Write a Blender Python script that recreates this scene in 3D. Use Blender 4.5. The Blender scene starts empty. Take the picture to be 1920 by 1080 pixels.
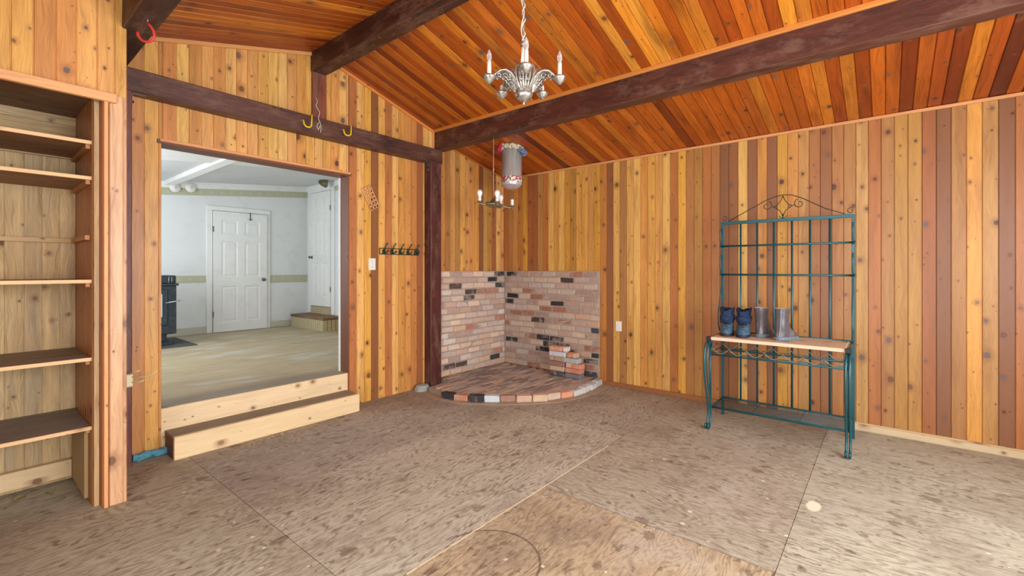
import bpy, math, random
from mathutils import Vector, Matrix, noise as mnoise
R = random.Random(7)
sc = bpy.context.scene
COL = sc.collection
pi, sin, cos = math.pi, math.sin, math.cos

# ------------------------------------------------------------------ camera
cd = bpy.data.cameras.new('camera')
cam = bpy.data.objects.new('camera', cd); COL.objects.link(cam)
cam.location = (0, 0, 1.39)
cam.rotation_euler = (pi/2, 0, math.radians(39.36 - 90))
cd.sensor_width = 36; cd.lens = 16.0
cd.shift_y = -35/1920
cd.clip_start = 0.05
sc.camera = cam

# ------------------------------------------------------------------ world, light, exposure
w = bpy.data.worlds.new('world'); sc.world = w; w.use_nodes = True
w.node_tree.nodes['Background'].inputs[0].default_value = (0.75, 0.86, 1.0, 1)
w.node_tree.nodes['Background'].inputs[1].default_value = 1.2
sc.view_settings.view_transform = 'Standard'
try: sc.view_settings.look = 'None'
except Exception: pass
sc.view_settings.exposure = 0.33
sc.view_settings.gamma = 1.0

def area(name, loc, rot, sx, sy, power, col):
    l = bpy.data.lights.new(name, 'AREA'); l.shape = 'RECTANGLE'; l.size = sx; l.size_y = sy
    l.energy = power; l.color = col
    o = bpy.data.objects.new(name, l); COL.objects.link(o); o.location = loc; o.rotation_euler = rot
    return o
# daylight entering through the openings behind the camera and in the room beyond
area('window_daylight', (1.0, -1.78, 1.55), (pi/2, 0, 0), 1.7, 1.5, 115, (0.88, 0.95, 1.0))
area('window_daylight', (2.9, -1.78, 1.55), (pi/2, 0, 0), 1.5, 1.5, 70, (0.88, 0.95, 1.0))
area('glass_door_daylight', (-0.98, 0.6, 1.25), (pi/2, 0, -pi/2), 2.0, 2.0, 75, (0.88, 0.95, 1.0))
area('upper_room_daylight', (0.28, 6.6, 1.75), (pi/2, 0, -pi/2), 2.2, 1.6, 44, (0.88, 0.94, 1.0))

# ------------------------------------------------------------------ helpers
def s2l(c):
    return tuple((x/255/12.92 if x/255 <= 0.04045 else ((x/255+0.055)/1.055)**2.4) for x in c)

class MB:
    """collects geometry for ONE mesh object"""
    def __init__(s): s.v = []; s.f = []; s.uv = []; s.col = []; s.sm = []; s.mi = []
    def face(s, pts, uv=None, col=(1, 1, 1, 0.5), smooth=False, mi=0):
        b = len(s.v); s.v += [tuple(p) for p in pts]; s.f.append(tuple(range(b, b+len(pts))))
        s.uv.append(uv or [(0, 0)]*len(pts)); s.col.append(col); s.sm.append(smooth); s.mi.append(mi)
    def grid(s, rows, closed=False, col=(1, 1, 1, 0.5), smooth=True, cap0=False, cap1=False, uvs=1.0, mi=0):
        """rows: list of rings (lists of points); shared vertices"""
        b = len(s.v); n = len(rows[0])
        for r in rows: s.v += [tuple(p) for p in r]
        m = n if closed else n-1
        for i in range(len(rows)-1):
            for j in range(m):
                j2 = (j+1) % n
                s.f.append((b+i*n+j, b+i*n+j2, b+(i+1)*n+j2, b+(i+1)*n+j))
                s.uv.append([(j/n*uvs, i*.1), ((j+1)/n*uvs, i*.1), ((j+1)/n*uvs, i*.1+.1), (j/n*uvs, i*.1+.1)])
                s.col.append(col); s.sm.append(smooth); s.mi.append(mi)
        if cap0:
            s.f.append(tuple(b+j for j in range(n))[::-1]); s.uv.append([(0, 0)]*n); s.col.append(col); s.sm.append(False); s.mi.append(mi)
        if cap1:
            k = b+(len(rows)-1)*n
            s.f.append(tuple(k+j for j in range(n))); s.uv.append([(0, 0)]*n); s.col.append(col); s.sm.append(False); s.mi.append(mi)
    def box(s, x0, x1, y0, y1, z0, z1, col=None, c=0.0, along=None, jit=0.0, mat=None, mi=0):
        """box with optional chamfer c; uv in metres, v runs along the longest side"""
        if col is None: col = (1, 1, 1, R.random())
        X = (x0, x1); Y = (y0, y1); Z = (z0, z1)
        L = (x1-x0, y1-y0, z1-z0)
        if along is None: along = max(range(3), key=lambda i: L[i])
        pts = {}
        def q(ix, iy, iz, ax):
            p = [X[ix], Y[iy], Z[iz]]
            sg = [1 if i == 0 else -1 for i in (ix, iy, iz)]
            for a in range(3):
                if a != ax: p[a] += sg[a]*c
            return p
        J = {}
        def jt(p):
            if not jit: return p
            k = tuple(round(t, 4) for t in p)
            if k not in J: J[k] = [R.uniform(-jit, jit) for _ in range(3)]
            return [a+b for a, b in zip(p, J[k])]
        def tr(p):
            p = Vector(jt(p))
            return tuple(mat @ p) if mat is not None else tuple(p)
        def uvf(ps, ax):
            o = [a for a in range(3) if a != ax]
            if along in o: va = along; ua = o[0] if o[1] == along else o[1]
            else: ua, va = o
            return [(p[ua]+0.37*ax, p[va]) for p in ps]
        cs = {}
        for ax in range(3):
            for side in (0, 1):
                o = [a for a in range(3) if a != ax]
                ids = []
                for (i, j) in ((0, 0), (1, 0), (1, 1), (0, 1)):
                    t = [0, 0, 0]; t[ax] = side; t[o[0]] = i; t[o[1]] = j; ids.append(tuple(t))
                if (side == 0) != (ax == 1): ids = ids[::-1]
                ps = [q(*t, ax) for t in ids]
                for t, p in zip(ids, ps): cs[(t, ax)] = p
                s.face([tr(p) for p in ps], uvf(ps, ax), col, mi=mi)
        if c > 0:
            for ax in range(3):
                a, b_ = [k for k in range(3) if k != ax]
                for i in (0, 1):
                    for j in (0, 1):
                        t0 = [0, 0, 0]; t0[a] = i; t0[b_] = j; t1 = list(t0); t1[ax] = 1
                        t0 = tuple(t0); t1 = tuple(t1)
                        ps = [cs[(t0, a)], cs[(t1, a)], cs[(t1, b_)], cs[(t0, b_)]]
                        n = (Vector(ps[1])-Vector(ps[0])).cross(Vector(ps[3])-Vector(ps[0]))
                        out = Vector([0, 0, 0]); out[a] = (1 if i else -1); out[b_] = (1 if j else -1)
                        if n.dot(out) < 0: ps = ps[::-1]
                        s.face([tr(p) for p in ps], uvf(ps, a), col, mi=mi)
            for t in [(i, j, k) for i in (0, 1) for j in (0, 1) for k in (0, 1)]:
                ps = [cs[(t, 0)], cs[(t, 1)], cs[(t, 2)]]
                n = (Vector(ps[1])-Vector(ps[0])).cross(Vector(ps[2])-Vector(ps[0]))
                out = Vector([1 if q_ else -1 for q_ in t])
                if n.dot(out) < 0: ps = ps[::-1]
                s.face([tr(p) for p in ps], uvf(ps, 0), col, mi=mi)
        return s
    def tube(s, pts, r, n=8, closed=False, cap=True, col=(1, 1, 1, .5), flat=None, mi=0):
        """sweep a circle (or a flat ellipse r x flat) along pts"""
        P = [Vector(p) for p in pts]
        if closed: P = P + [P[0], P[1]]
        rows = []; up = None
        for i, p in enumerate(P):
            a = P[max(i-1, 0)]; b = P[min(i+1, len(P)-1)]
            if closed and i == 0: a = P[-3]
            t = (b-a)
            if t.length < 1e-9: t = Vector((0, 0, 1))
            t.normalize()
            if up is None:
                up = Vector((0, 0, 1)) if abs(t.z) < .9 else Vector((1, 0, 0))
            up = (up - t*up.dot(t))
            if up.length < 1e-6: up = t.orthogonal()
            up.normalize(); sd = t.cross(up)
            rr = r[i] if isinstance(r, (list, tuple)) else r
            r2 = flat if flat else rr
            rows.append([p + up*(rr*cos(2*pi*k/n)) + sd*(r2*sin(2*pi*k/n)) for k in range(n)])
        if closed: rows = rows[:-1]
        s.grid(rows, closed=True, col=col, cap0=cap and not closed, cap1=cap and not closed)
        return s
    def lathe(s, prof, c=(0, 0), n=24, col=(1, 1, 1, .5), cap0=True, cap1=True, mat=None, smooth=True, mod=None, mi=0):
        rows = []
        for (r, z) in prof:
            ring = []
            for k in range(n):
                a = 2*pi*k/n; rr = r*(mod(a, z) if mod else 1)
                p = Vector((c[0]+rr*cos(a), c[1]+rr*sin(a), z))
                if mat is not None: p = mat @ p
                ring.append(p)
            rows.append(ring)
        s.grid(rows, closed=True, col=col, cap0=cap0, cap1=cap1, smooth=smooth, mi=mi)
        return s
    def prism(s, poly, z0, z1, col=(1, 1, 1, .5), mi=0):
        n = len(poly)
        s.face([(x, y, z1) for x, y in poly], [(y, x) for x, y in poly], col, mi=mi)
        s.face([(x, y, z0) for x, y in poly][::-1], [(y, x) for x, y in poly][::-1], col, mi=mi)
        for i in range(n):
            a, b = poly[i], poly[(i+1) % n]
            s.face([(a[0], a[1], z0), (b[0], b[1], z0), (b[0], b[1], z1), (a[0], a[1], z1)], None, col, mi=mi)
        return s
    def build(s, name, mat, parent=None, loc=None):
        me = bpy.data.meshes.new(name)
        off = Vector((0, 0, 0))
        if parent is not None: off = Vector(parent.get('_w', (0, 0, 0)))
        elif loc is not None: off = Vector(loc)
        me.from_pydata([tuple(Vector(p)-off) for p in s.v], [], s.f)
        ul = me.uv_layers.new(name='uv')
        ca = me.color_attributes.new(name='tone', type='FLOAT_COLOR', domain='CORNER')
        uvd = []; cl = []
        for f, uv, c in zip(s.f, s.uv, s.col):
            if len(c) == 3: c = (*c, .5)
            for k in range(len(f)):
                uvd += uv[k]; cl += c
        me.color_attributes['tone'].data.foreach_set('color', cl); me.uv_layers['uv'].data.foreach_set('uv', uvd)
        me.polygons.foreach_set('use_smooth', s.sm)
        mats = mat if isinstance(mat, (list, tuple)) else [mat]
        for m in mats: me.materials.append(m)
        if len(mats) > 1: me.polygons.foreach_set('material_index', s.mi)
        me.validate(); me.update()
        o = bpy.data.objects.new(name, me); COL.objects.link(o)
        if parent is not None: o.parent = parent; o['_w'] = tuple(off)
        else: o.location = off; o['_w'] = tuple(off)
        return o

def thing(name, label, cat, loc, group=None):
    o = bpy.data.objects.new(name, None); COL.objects.link(o); o.location = loc; o['_w'] = tuple(loc)
    o.empty_display_size = .05
    return tag(o, label, cat, group)
def tag(o, label, cat, group=None):
    o['label'] = label; o['category'] = cat
    if group: o['group'] = group
    return o
def struct(o): o['kind'] = 'structure'; return o
def lab(o, t): o['label'] = t; return o

# ------------------------------------------------------------------ materials
class NT:
    def __init__(s, name):
        s.m = bpy.data.materials.new(name); s.m.use_nodes = True; s.t = s.m.node_tree
        s.b = s.t.nodes['Principled BSDF']
    def n(s, ty, **kw):
        nd = s.t.nodes.new(ty)
        for k, v in kw.items(): setattr(nd, k, v)
        return nd
    def lk(s, a, b): s.t.links.new(a, b)
    def set(s, sock, v):
        if isinstance(v, bpy.types.NodeSocket): s.lk(v, sock)
        elif v is not None: sock.default_value = v
    def math(s, op, a, b=None, c=None, clamp=False):
        nd = s.n('ShaderNodeMath', operation=op); nd.use_clamp = clamp
        s.set(nd.inputs[0], a)
        if b is not None: s.set(nd.inputs[1], b)
        if c is not None: s.set(nd.inputs[2], c)
        return nd.outputs[0]
    def vm(s, op, a, b=None):
        nd = s.n('ShaderNodeVectorMath', operation=op); s.set(nd.inputs[0], a)
        if b is not None: s.set(nd.inputs[1], b)
        return nd.outputs['Value'] if op in ('LENGTH', 'DISTANCE', 'DOT_PRODUCT') else nd.outputs[0]
    def mix(s, f, a, b, mode='MIX'):
        nd = s.n('ShaderNodeMix', data_type='RGBA', blend_type=mode)
        s.set(nd.inputs[0], f)
        for i, v in ((6, a), (7, b)):
            if isinstance(v, tuple) and len(v) == 3: v = (*v, 1)
            s.set(nd.inputs[i], v)
        return nd.outputs[2]
    def noise(s, vec, scale, det=3, rough=.55, dist=0.0, dim='3D'):
        nd = s.n('ShaderNodeTexNoise', noise_dimensions=dim); s.set(nd.inputs['Vector'], vec)
        nd.inputs['Scale'].default_value = scale; nd.inputs['Detail'].default_value = det
        nd.inputs['Roughness'].default_value = rough; nd.inputs['Distortion'].default_value = dist
        return nd.outputs['Fac']
    def vor(s, vec, scale, feat='F1', rnd=1.0):
        nd = s.n('ShaderNodeTexVoronoi', feature=feat, voronoi_dimensions='2D'); s.set(nd.inputs['Vector'], vec)
        nd.inputs['Scale'].default_value = scale; nd.inputs['Randomness'].default_value = rnd
        return nd
    def ss(s, x, a, b):
        nd = s.n('ShaderNodeMapRange', interpolation_type='SMOOTHSTEP'); s.set(nd.inputs[0], x)
        s.set(nd.inputs[1], a); s.set(nd.inputs[2], b)
        nd.inputs[3].default_value = 0; nd.inputs[4].default_value = 1
        return nd.outputs[0]
    def xyz(s, x, y, z=0.0):
        nd = s.n('ShaderNodeCombineXYZ'); s.set(nd.inputs[0], x); s.set(nd.inputs[1], y); s.set(nd.inputs[2], z)
        return nd.outputs[0]
    def sep(s, v):
        nd = s.n('ShaderNodeSeparateXYZ'); s.lk(v, nd.inputs[0]); return nd.outputs
    def uv(s): return s.n('ShaderNodeUVMap', uv_map='uv').outputs[0]
    def att(s):
        nd = s.n('ShaderNodeAttribute', attribute_name='tone'); return nd.outputs['Color'], nd.outputs['Alpha']
    def obj(s): return s.n('ShaderNodeNewGeometry').outputs['Position']
    def fin(s, col, rough=.6, bump=None, bs=.3, bd=.004, metal=0.0, spec=.5, coat=0.0):
        if isinstance(col, tuple) and len(col) == 3: col = (*col, 1)
        s.set(s.b.inputs['Base Color'], col); s.set(s.b.inputs['Roughness'], rough)
        s.set(s.b.inputs['Metallic'], metal); s.b.inputs['Specular IOR Level'].default_value = spec
        s.b.inputs['Coat Weight'].default_value = coat
        if bump is not None:
            nd = s.n('ShaderNodeBump'); nd.inputs['Strength'].default_value = bs; nd.inputs['Distance'].default_value = bd
            s.lk(bump, nd.inputs['Height']); s.lk(nd.outputs[0], s.b.inputs['Normal'])
        return s.m

def wood_mat(name, knots=0.6, gloss=.45, grain=.35, knotcol=(46, 28, 22), streak=.35, wear=0.0, wearcol=(150, 130, 105), dark=(92, 44, 16), coat=0.0):
    """board surface: uv in metres (v along the grain), 'tone' holds each board's own colour, its alpha a random seed"""
    t = NT(name); col, a = t.att(); u, v, _ = t.sep(t.uv())
    a = t.math('DIVIDE', t.math('ROUND', t.math('MULTIPLY', a, 512.0)), 512.0)
    seed = t.math('MULTIPLY', a, 97.0)
    uu = t.math('ADD', u, seed); vv = t.math('ADD', v, t.math('MULTIPLY', a, 53.7))
    # knots: one candidate per board every 28 cm, plus small pin knots; the centre stays inside the board
    wob = t.math('MULTIPLY', t.math('SUBTRACT', t.noise(t.xyz(uu, vv), 55, 2), .5), .008)
    def layer(cw, cl, r0, r1, pw_, thr, sd):
        ku = t.math('DIVIDE', u, cw); kv = t.math('DIVIDE', t.math('ADD', v, t.math('MULTIPLY', a, 7.7)), cl)
        wn = t.n('ShaderNodeTexWhiteNoise', noise_dimensions='3D')
        t.lk(t.xyz(t.math('FLOOR', ku), t.math('FLOOR', kv), t.math('ADD', t.math('ROUND', t.math('MULTIPLY', a, 512.0)), sd*1000+.5)), wn.inputs['Vector'])
        r, g, b = t.sep(wn.outputs['Color'])
        w2 = t.n('ShaderNodeTexWhiteNoise', noise_dimensions='3D')
        t.lk(t.xyz(t.math('FLOOR', kv), t.math('FLOOR', ku), t.math('ADD', t.math('ROUND', t.math('MULTIPLY', a, 512.0)), sd*1000+700.5)), w2.inputs['Vector'])
        r2, g2, b2 = t.sep(w2.outputs['Color'])
        du = t.math('MULTIPLY', t.math('SUBTRACT', t.math('FRACT', ku), t.math('ADD', .1, t.math('MULTIPLY', r, .8))), cw)
        dv = t.math('MULTIPLY', t.math('SUBTRACT', t.math('FRACT', kv), t.math('ADD', .1, t.math('MULTIPLY', g, .8))), cl*.80)
        d = t.math('ADD', t.vm('LENGTH', t.xyz(du, dv)), wob)
        rad = t.math('ADD', r0, t.math('MULTIPLY', t.math('POWER', b, pw_), r1))
        ex = t.math('LESS_THAN', r2, thr)
        km = t.math('MULTIPLY', t.math('SUBTRACT', 1.0, t.ss(d, t.math('MULTIPLY', rad, .8), t.math('MULTIPLY', rad, 1.08))), ex)
        ha = t.math('MULTIPLY', t.math('SUBTRACT', 1.0, t.ss(d, t.math('MULTIPLY', rad, .6), t.math('MULTIPLY', rad, 3.2))), ex)
        return d, km, ha, g2, b2
    d, km1, ha1, cg, cb = layer(.088, .25, .004, .019, 2.2, knots, 0.0)
    d2, km2, ha2, _g, _b = layer(.088, .10, .0015, .005, 1.6, knots*.38, 3.0)
    km = t.math('MAXIMUM', t.math('MULTIPLY', km1, t.math('ADD', .55, t.math('MULTIPLY', cg, .45))), t.math('MULTIPLY', km2, .75)); halo = t.math('MAXIMUM', ha1, t.math('MULTIPLY', ha2, .5))
    # grain
    g0 = t.math('MULTIPLY', t.noise(t.xyz(uu, t.math('MULTIPLY', vv, .22)), 9, 2), .10)
    gu = t.math('ADD', t.math('ADD', uu, g0), t.math('MULTIPLY', halo, .02))
    g1 = t.noise(t.xyz(t.math('MULTIPLY', gu, 260), t.math('MULTIPLY', vv, 5.0)), 1.0, 4, .7)
    g2 = t.noise(t.xyz(t.math('MULTIPLY', gu, 30), t.math('MULTIPLY', vv, 1.1), 3.3), 1.0, 3, .6)
    g3 = t.noise(t.xyz(t.math('MULTIPLY', uu, 9), t.math('MULTIPLY', vv, 1.6), 8.3), 1.0, 2, .5)
    lum = t.math('ADD', t.math('MULTIPLY', t.math('SUBTRACT', g1, .5), grain*2.2), t.math('MULTIPLY', t.math('SUBTRACT', g2, .5), grain*1.5))
    c = t.mix(t.math('MULTIPLY', t.ss(lum, -.12, .30), .55), col, s2l(dark), 'MIX')
    nd = t.n('ShaderNodeHueSaturation'); nd.inputs['Saturation'].default_value = 1.0
    t.lk(c, nd.inputs['Color']); t.lk(t.math('ADD', 1.05, t.math('MULTIPLY', lum, -.8)), nd.inputs['Value']); c = nd.outputs[0]
    c = t.mix(t.math('MULTIPLY', t.ss(g3, .52, .78), streak), c, s2l(dark))
    c = t.mix(t.math('MULTIPLY', halo, .5), c, s2l((134, 78, 42)))
    ring = t.math('SINE', t.math('MULTIPLY', d, 1400))
    kc = t.mix(t.math('MULTIPLY', t.math('ADD', ring, 1), .35), s2l(knotcol), s2l((105, 66, 45)))
    kc = t.mix(t.math('GREATER_THAN', cb, .62), kc, s2l((98, 84, 80)))
    c = t.mix(t.math('MULTIPLY', km, .9), c, kc)
    if wear > 0:
        wn = t.noise(t.xyz(t.math('MULTIPLY', uu, 9), t.math('MULTIPLY', vv, 2.2), 1.7), 1.6, 6, .75)
        c = t.mix(t.math('MULTIPLY', t.ss(wn, .45, .66), wear), c, s2l(wearcol))
    h = t.math('SUBTRACT', g1, t.math('MULTIPLY', km, .6))
    return t.fin(c, gloss, h, .25, .002, coat=coat)

def plain(name, rgb, rough=.6, metal=0.0, var=.15, scale=20, spec=.5, bump=0.0, dirt=None, dirtamt=.4):
    t = NT(name); p = t.obj(); nz = t.noise(p, scale, 4, .6)
    c0 = s2l(rgb); c = t.mix(nz, tuple(x*(1-var) for x in c0), tuple(min(1, x*(1+var)) for x in c0))
    if dirt: c = t.mix(t.math('MULTIPLY', t.ss(t.noise(p, scale*.6, 5, .7), .5, .68), dirtamt), c, s2l(dirt))
    return t.fin(c, rough, nz if bump else None, bump or .1, .003, metal=metal, spec=spec)

def toned(name, rough=.85, nscale=30, amt=.35, bump=.5, bd=.003, dirt=(165, 152, 140), da=.45):
    """colour from the 'tone' attribute with mottling (bricks)"""
    t = NT(name); col, a = t.att(); p = t.vm('ADD', t.obj(), t.xyz(t.math('MULTIPLY', a, 31.0), a, a))
    n1 = t.noise(p, nscale, 5, .65); n2 = t.noise(p, nscale*.35, 4, .6)
    hs = t.n('ShaderNodeHueSaturation'); t.lk(col, hs.inputs['Color'])
    t.lk(t.math('ADD', 1-amt*.5, t.math('MULTIPLY', n1, amt)), hs.inputs['Value'])
    c = t.mix(t.math('MULTIPLY', t.ss(n2, .48, .68), da), hs.outputs[0], s2l(dirt))
    return t.fin(c, rough, n1, bump, bd, spec=.3)

M = {}
M['wall_wood'] = wood_mat('cedar_wall_boards', .54, .42, .34, dark=(146, 88, 44), knotcol=(50, 32, 28))
M['ceil_wood'] = wood_mat('cedar_ceiling_boards', .45, .38, .38, dark=(84, 30, 8), streak=.5, knotcol=(52, 20, 10))
M['old_wood'] = wood_mat('weathered_boards', .35, .7, .4, dark=(128, 94, 58), wear=.4, wearcol=(164, 148, 124))
M['trim_wood'] = wood_mat('trim_wood', .12, .5, .25, dark=(165, 105, 55), streak=.15)
M['pale_wood'] = wood_mat('pine_boards', .5, .6, .16, dark=(196, 158, 108), streak=.2, knotcol=(130, 95, 66))
M['beam_wood'] = wood_mat('dark_stained_timber', .12, .5, .55, dark=(36, 20, 16), streak=.7, wear=.65, wearcol=(122, 90, 74), knotcol=(26, 20, 20))
M['step_top'] = wood_mat('dirty_tread', .1, .8, .3, dark=(92, 80, 66), streak=.6, wear=.3, wearcol=(150, 142, 128))
M['brick'] = toned('old_brick', nscale=24, amt=.5, dirt=(192, 174, 156), da=.5)
M['brick_floor'] = toned('hearth_brick', nscale=24, amt=.5, dirt=(160, 150, 142), da=.75, bump=.4)
M['mortar'] = plain('mortar', (168, 156, 140), .95, var=.25, scale=40, bump=.4)
M['concrete'] = plain('concrete_patch', (160, 165, 158), .95, var=.25, scale=18, bump=.4, dirt=(120, 112, 100))
M['white_wall'] = plain('white_wall_paint', (226, 228, 226), .8, var=.03, scale=6, dirt=(196, 198, 192), dirtamt=.25)
M['white_paint'] = plain('white_gloss_paint', (236, 236, 232), .45, var=.02, scale=8, dirt=(196, 192, 182), dirtamt=.2)
M['white_ceiling'] = plain('white_ceiling_paint', (214, 216, 216), .85, var=.05, scale=3, dirt=(190, 190, 188), dirtamt=.3)
M['green_metal'] = plain('green_painted_metal', (26, 84, 90), .35, metal=.25, var=.35, scale=60, spec=.6)
M['dark_green'] = plain('dark_green_metal', (24, 66, 52), .4, metal=.3, var=.25, scale=60)
M['thin_wire'] = plain('thin_dark_wire', (58, 58, 50), .5, metal=.5, var=.3, scale=60)
M['wire_grey'] = plain('bare_grey_wire', (150, 158, 150), .4, metal=.6, var=.3, scale=60)
M['silver'] = plain('tarnished_silver', (186, 180, 170), .35, metal=.75, var=.35, scale=70, dirt=(92, 68, 50), dirtamt=.95)
M['brass'] = plain('dull_brass', (150, 140, 108), .4, metal=.7, var=.3, scale=60, dirt=(80, 72, 54), dirtamt=.5)
M['candle'] = plain('candle_sleeve', (236, 230, 214), .5, var=.04)
M['porcelain'] = plain('porcelain_socket', (240, 238, 232), .3, var=.03)
M['frosted'] = plain('frosted_bulb', (250, 248, 246), .15, var=.02, spec=.8)
M['plastic_white'] = plain('white_plastic', (236, 234, 226), .4, var=.03)
M['cream'] = plain('cream_plastic', (238, 226, 186), .45, var=.05)
M['red'] = plain('red_rubber', (206, 62, 56), .5, var=.12)
M['yellow'] = plain('yellow_rubber', (232, 206, 30), .5, var=.12)
M['steel'] = plain('bracket_steel', (120, 118, 114), .45, metal=.7, var=.3)
M['black'] = plain('black_plastic', (24, 24, 26), .5, var=.2)
M['stove'] = plain('black_cast_iron', (38, 46, 52), .5, metal=.3, var=.3, scale=30, dirt=(70, 80, 84), dirtamt=.5)
M['slate'] = plain('dark_hearth_mat', (78, 76, 78), .8, var=.3, scale=14)
M['rope'] = plain('white_cord', (222, 216, 200), .8, var=.1, scale=80)
M['fluff'] = plain('cream_mineral_wool', (214, 202, 170), .95, var=.35, scale=90, bump=.8)
M['pink_rag'] = plain('pink_insulation', (190, 48, 78), .95, var=.35, scale=90, bump=.8)
M['blue_rag'] = plain('blue_plastic_scrap', (110, 124, 160), .7, var=.3, scale=60)
M['blue_ins'] = plain('blue_insulation', (92, 158, 178), .8, var=.4, scale=40, bump=.7, dirt=(40, 70, 82), dirtamt=.6)
M['netting'] = plain('woven_straw', (232, 176, 124), .8, var=.15, scale=50)
M['leaf'] = plain('dry_leaf', (166, 150, 92), .8, var=.3)
M['fleece'] = plain('navy_fleece', (28, 50, 80), .9, var=.5, scale=45, bump=.8, dirt=(12, 16, 26), dirtamt=.7)
M['boot_blue'] = plain('blue_grey_leather', (62, 92, 112), .42, var=.35, scale=50, bump=.3, dirt=(134, 160, 172), dirtamt=.4)
M['boot_grey'] = plain('grey_brown_rubber', (88, 82, 86), .25, var=.25, scale=30, dirt=(150, 144, 144), dirtamt=.35, spec=.7)
M['boot_sole'] = plain('grey_boot_sole', (112, 124, 134), .6, var=.3, scale=60)
M['sole_dark'] = plain('dark_boot_sole', (34, 42, 52), .6, var=.3, scale=60)
M['lace'] = plain('boot_lace', (22, 24, 30), .8, var=.2)
M['insole'] = plain('pale_boot_lining', (196, 188, 178), .9, var=.1)
M['brown_panel'] = wood_mat('brown_panel', .1, .5, .3, dark=(96, 58, 20))
M['mdf'] = plain('particle_board', (176, 146, 100), .85, var=.18, scale=160)
M['tile'] = None

def glass_mat():
    t = NT('clear_bulb_glass'); b = t.b
    b.inputs['Base Color'].default_value = (1, .98, .95, 1); b.inputs['Roughness'].default_value = .06
    b.inputs['Transmission Weight'].default_value = .75; b.inputs['IOR'].default_value = 1.4
    return t.m
M['glass'] = glass_mat()
def bag_mat():
    t = NT('clear_plastic_bag'); nz = t.noise(t.obj(), 45, 4, .7)
    t.b.inputs['Transmission Weight'].default_value = .55; t.b.inputs['IOR'].default_value = 1.35
    return t.fin(s2l((225, 215, 225)), .12, nz, 1.0, .02)
M['bag'] = bag_mat()
def duct_mat():
    t = NT('galvanised_duct'); p = t.obj(); _, _, z = t.sep(p)
    n1 = t.noise(t.vm('MULTIPLY', p, (22, 22, 2.5)), 1.6, 4, .6)
    c = t.mix(n1, s2l((176, 174, 166)), s2l((236, 236, 230)))
    return t.fin(c, t.math('ADD', .22, t.math('MULTIPLY', n1, .2)), metal=.35)
M['duct'] = duct_mat()
def sticker_mat():
    t = NT('printed_tape'); p = t.obj(); vo = t.n('ShaderNodeTexVoronoi'); t.lk(p, vo.inputs['Vector']); vo.inputs['Scale'].default_value = 55
    r, g, b = t.sep(vo.outputs['Color'])
    c = t.mix(t.math('GREATER_THAN', r, .62), s2l((236, 232, 226)), s2l((214, 82, 60)))
    c = t.mix(t.math('GREATER_THAN', g, .78), c, s2l((60, 110, 176)))
    c = t.mix(t.math('GREATER_THAN', b, .86), c, s2l((80, 140, 90)))
    return t.fin(c, .35)
M['sticker'] = sticker_mat()
def tile_mat():
    t = NT('beige_step_tile'); u, v, _ = t.sep(t.uv())
    f = t.math('FRACT', t.math('DIVIDE', u, .075)); e = t.math('MINIMUM', f, t.math('SUBTRACT', 1.0, f))
    g = t.ss(e, .04, .09)
    c = t.mix(t.noise(t.obj(), 20, 3), s2l((176, 160, 120)), s2l((206, 194, 158)))
    c = t.mix(g, s2l((118, 100, 66)), c)
    return t.fin(c, .45, g, .4, .004)
M['tile'] = tile_mat()
def border_mat():
    t = NT('wallpaper_border'); u, v, _ = t.sep(t.uv())
    f = t.math('SUBTRACT', t.math('FRACT', t.math('DIVIDE', v, .15)), .5)
    d = t.vm('LENGTH', t.xyz(t.math('MULTIPLY', f, 3.2), t.math('MULTIPLY', t.math('SUBTRACT', u, .5), 1.8)))
    m = t.math('SUBTRACT', 1.0, t.ss(d, .25, .6))
    c = t.mix(t.noise(t.obj(), 60, 3), s2l((176, 176, 148)), s2l((196, 196, 168)))
    c = t.mix(t.math('MULTIPLY', m, t.math('MULTIPLY', .45, t.noise(t.obj(), 90, 3))), c, s2l((222, 222, 204)))
    return t.fin(c, .8)
M['border'] = border_mat()

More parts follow.
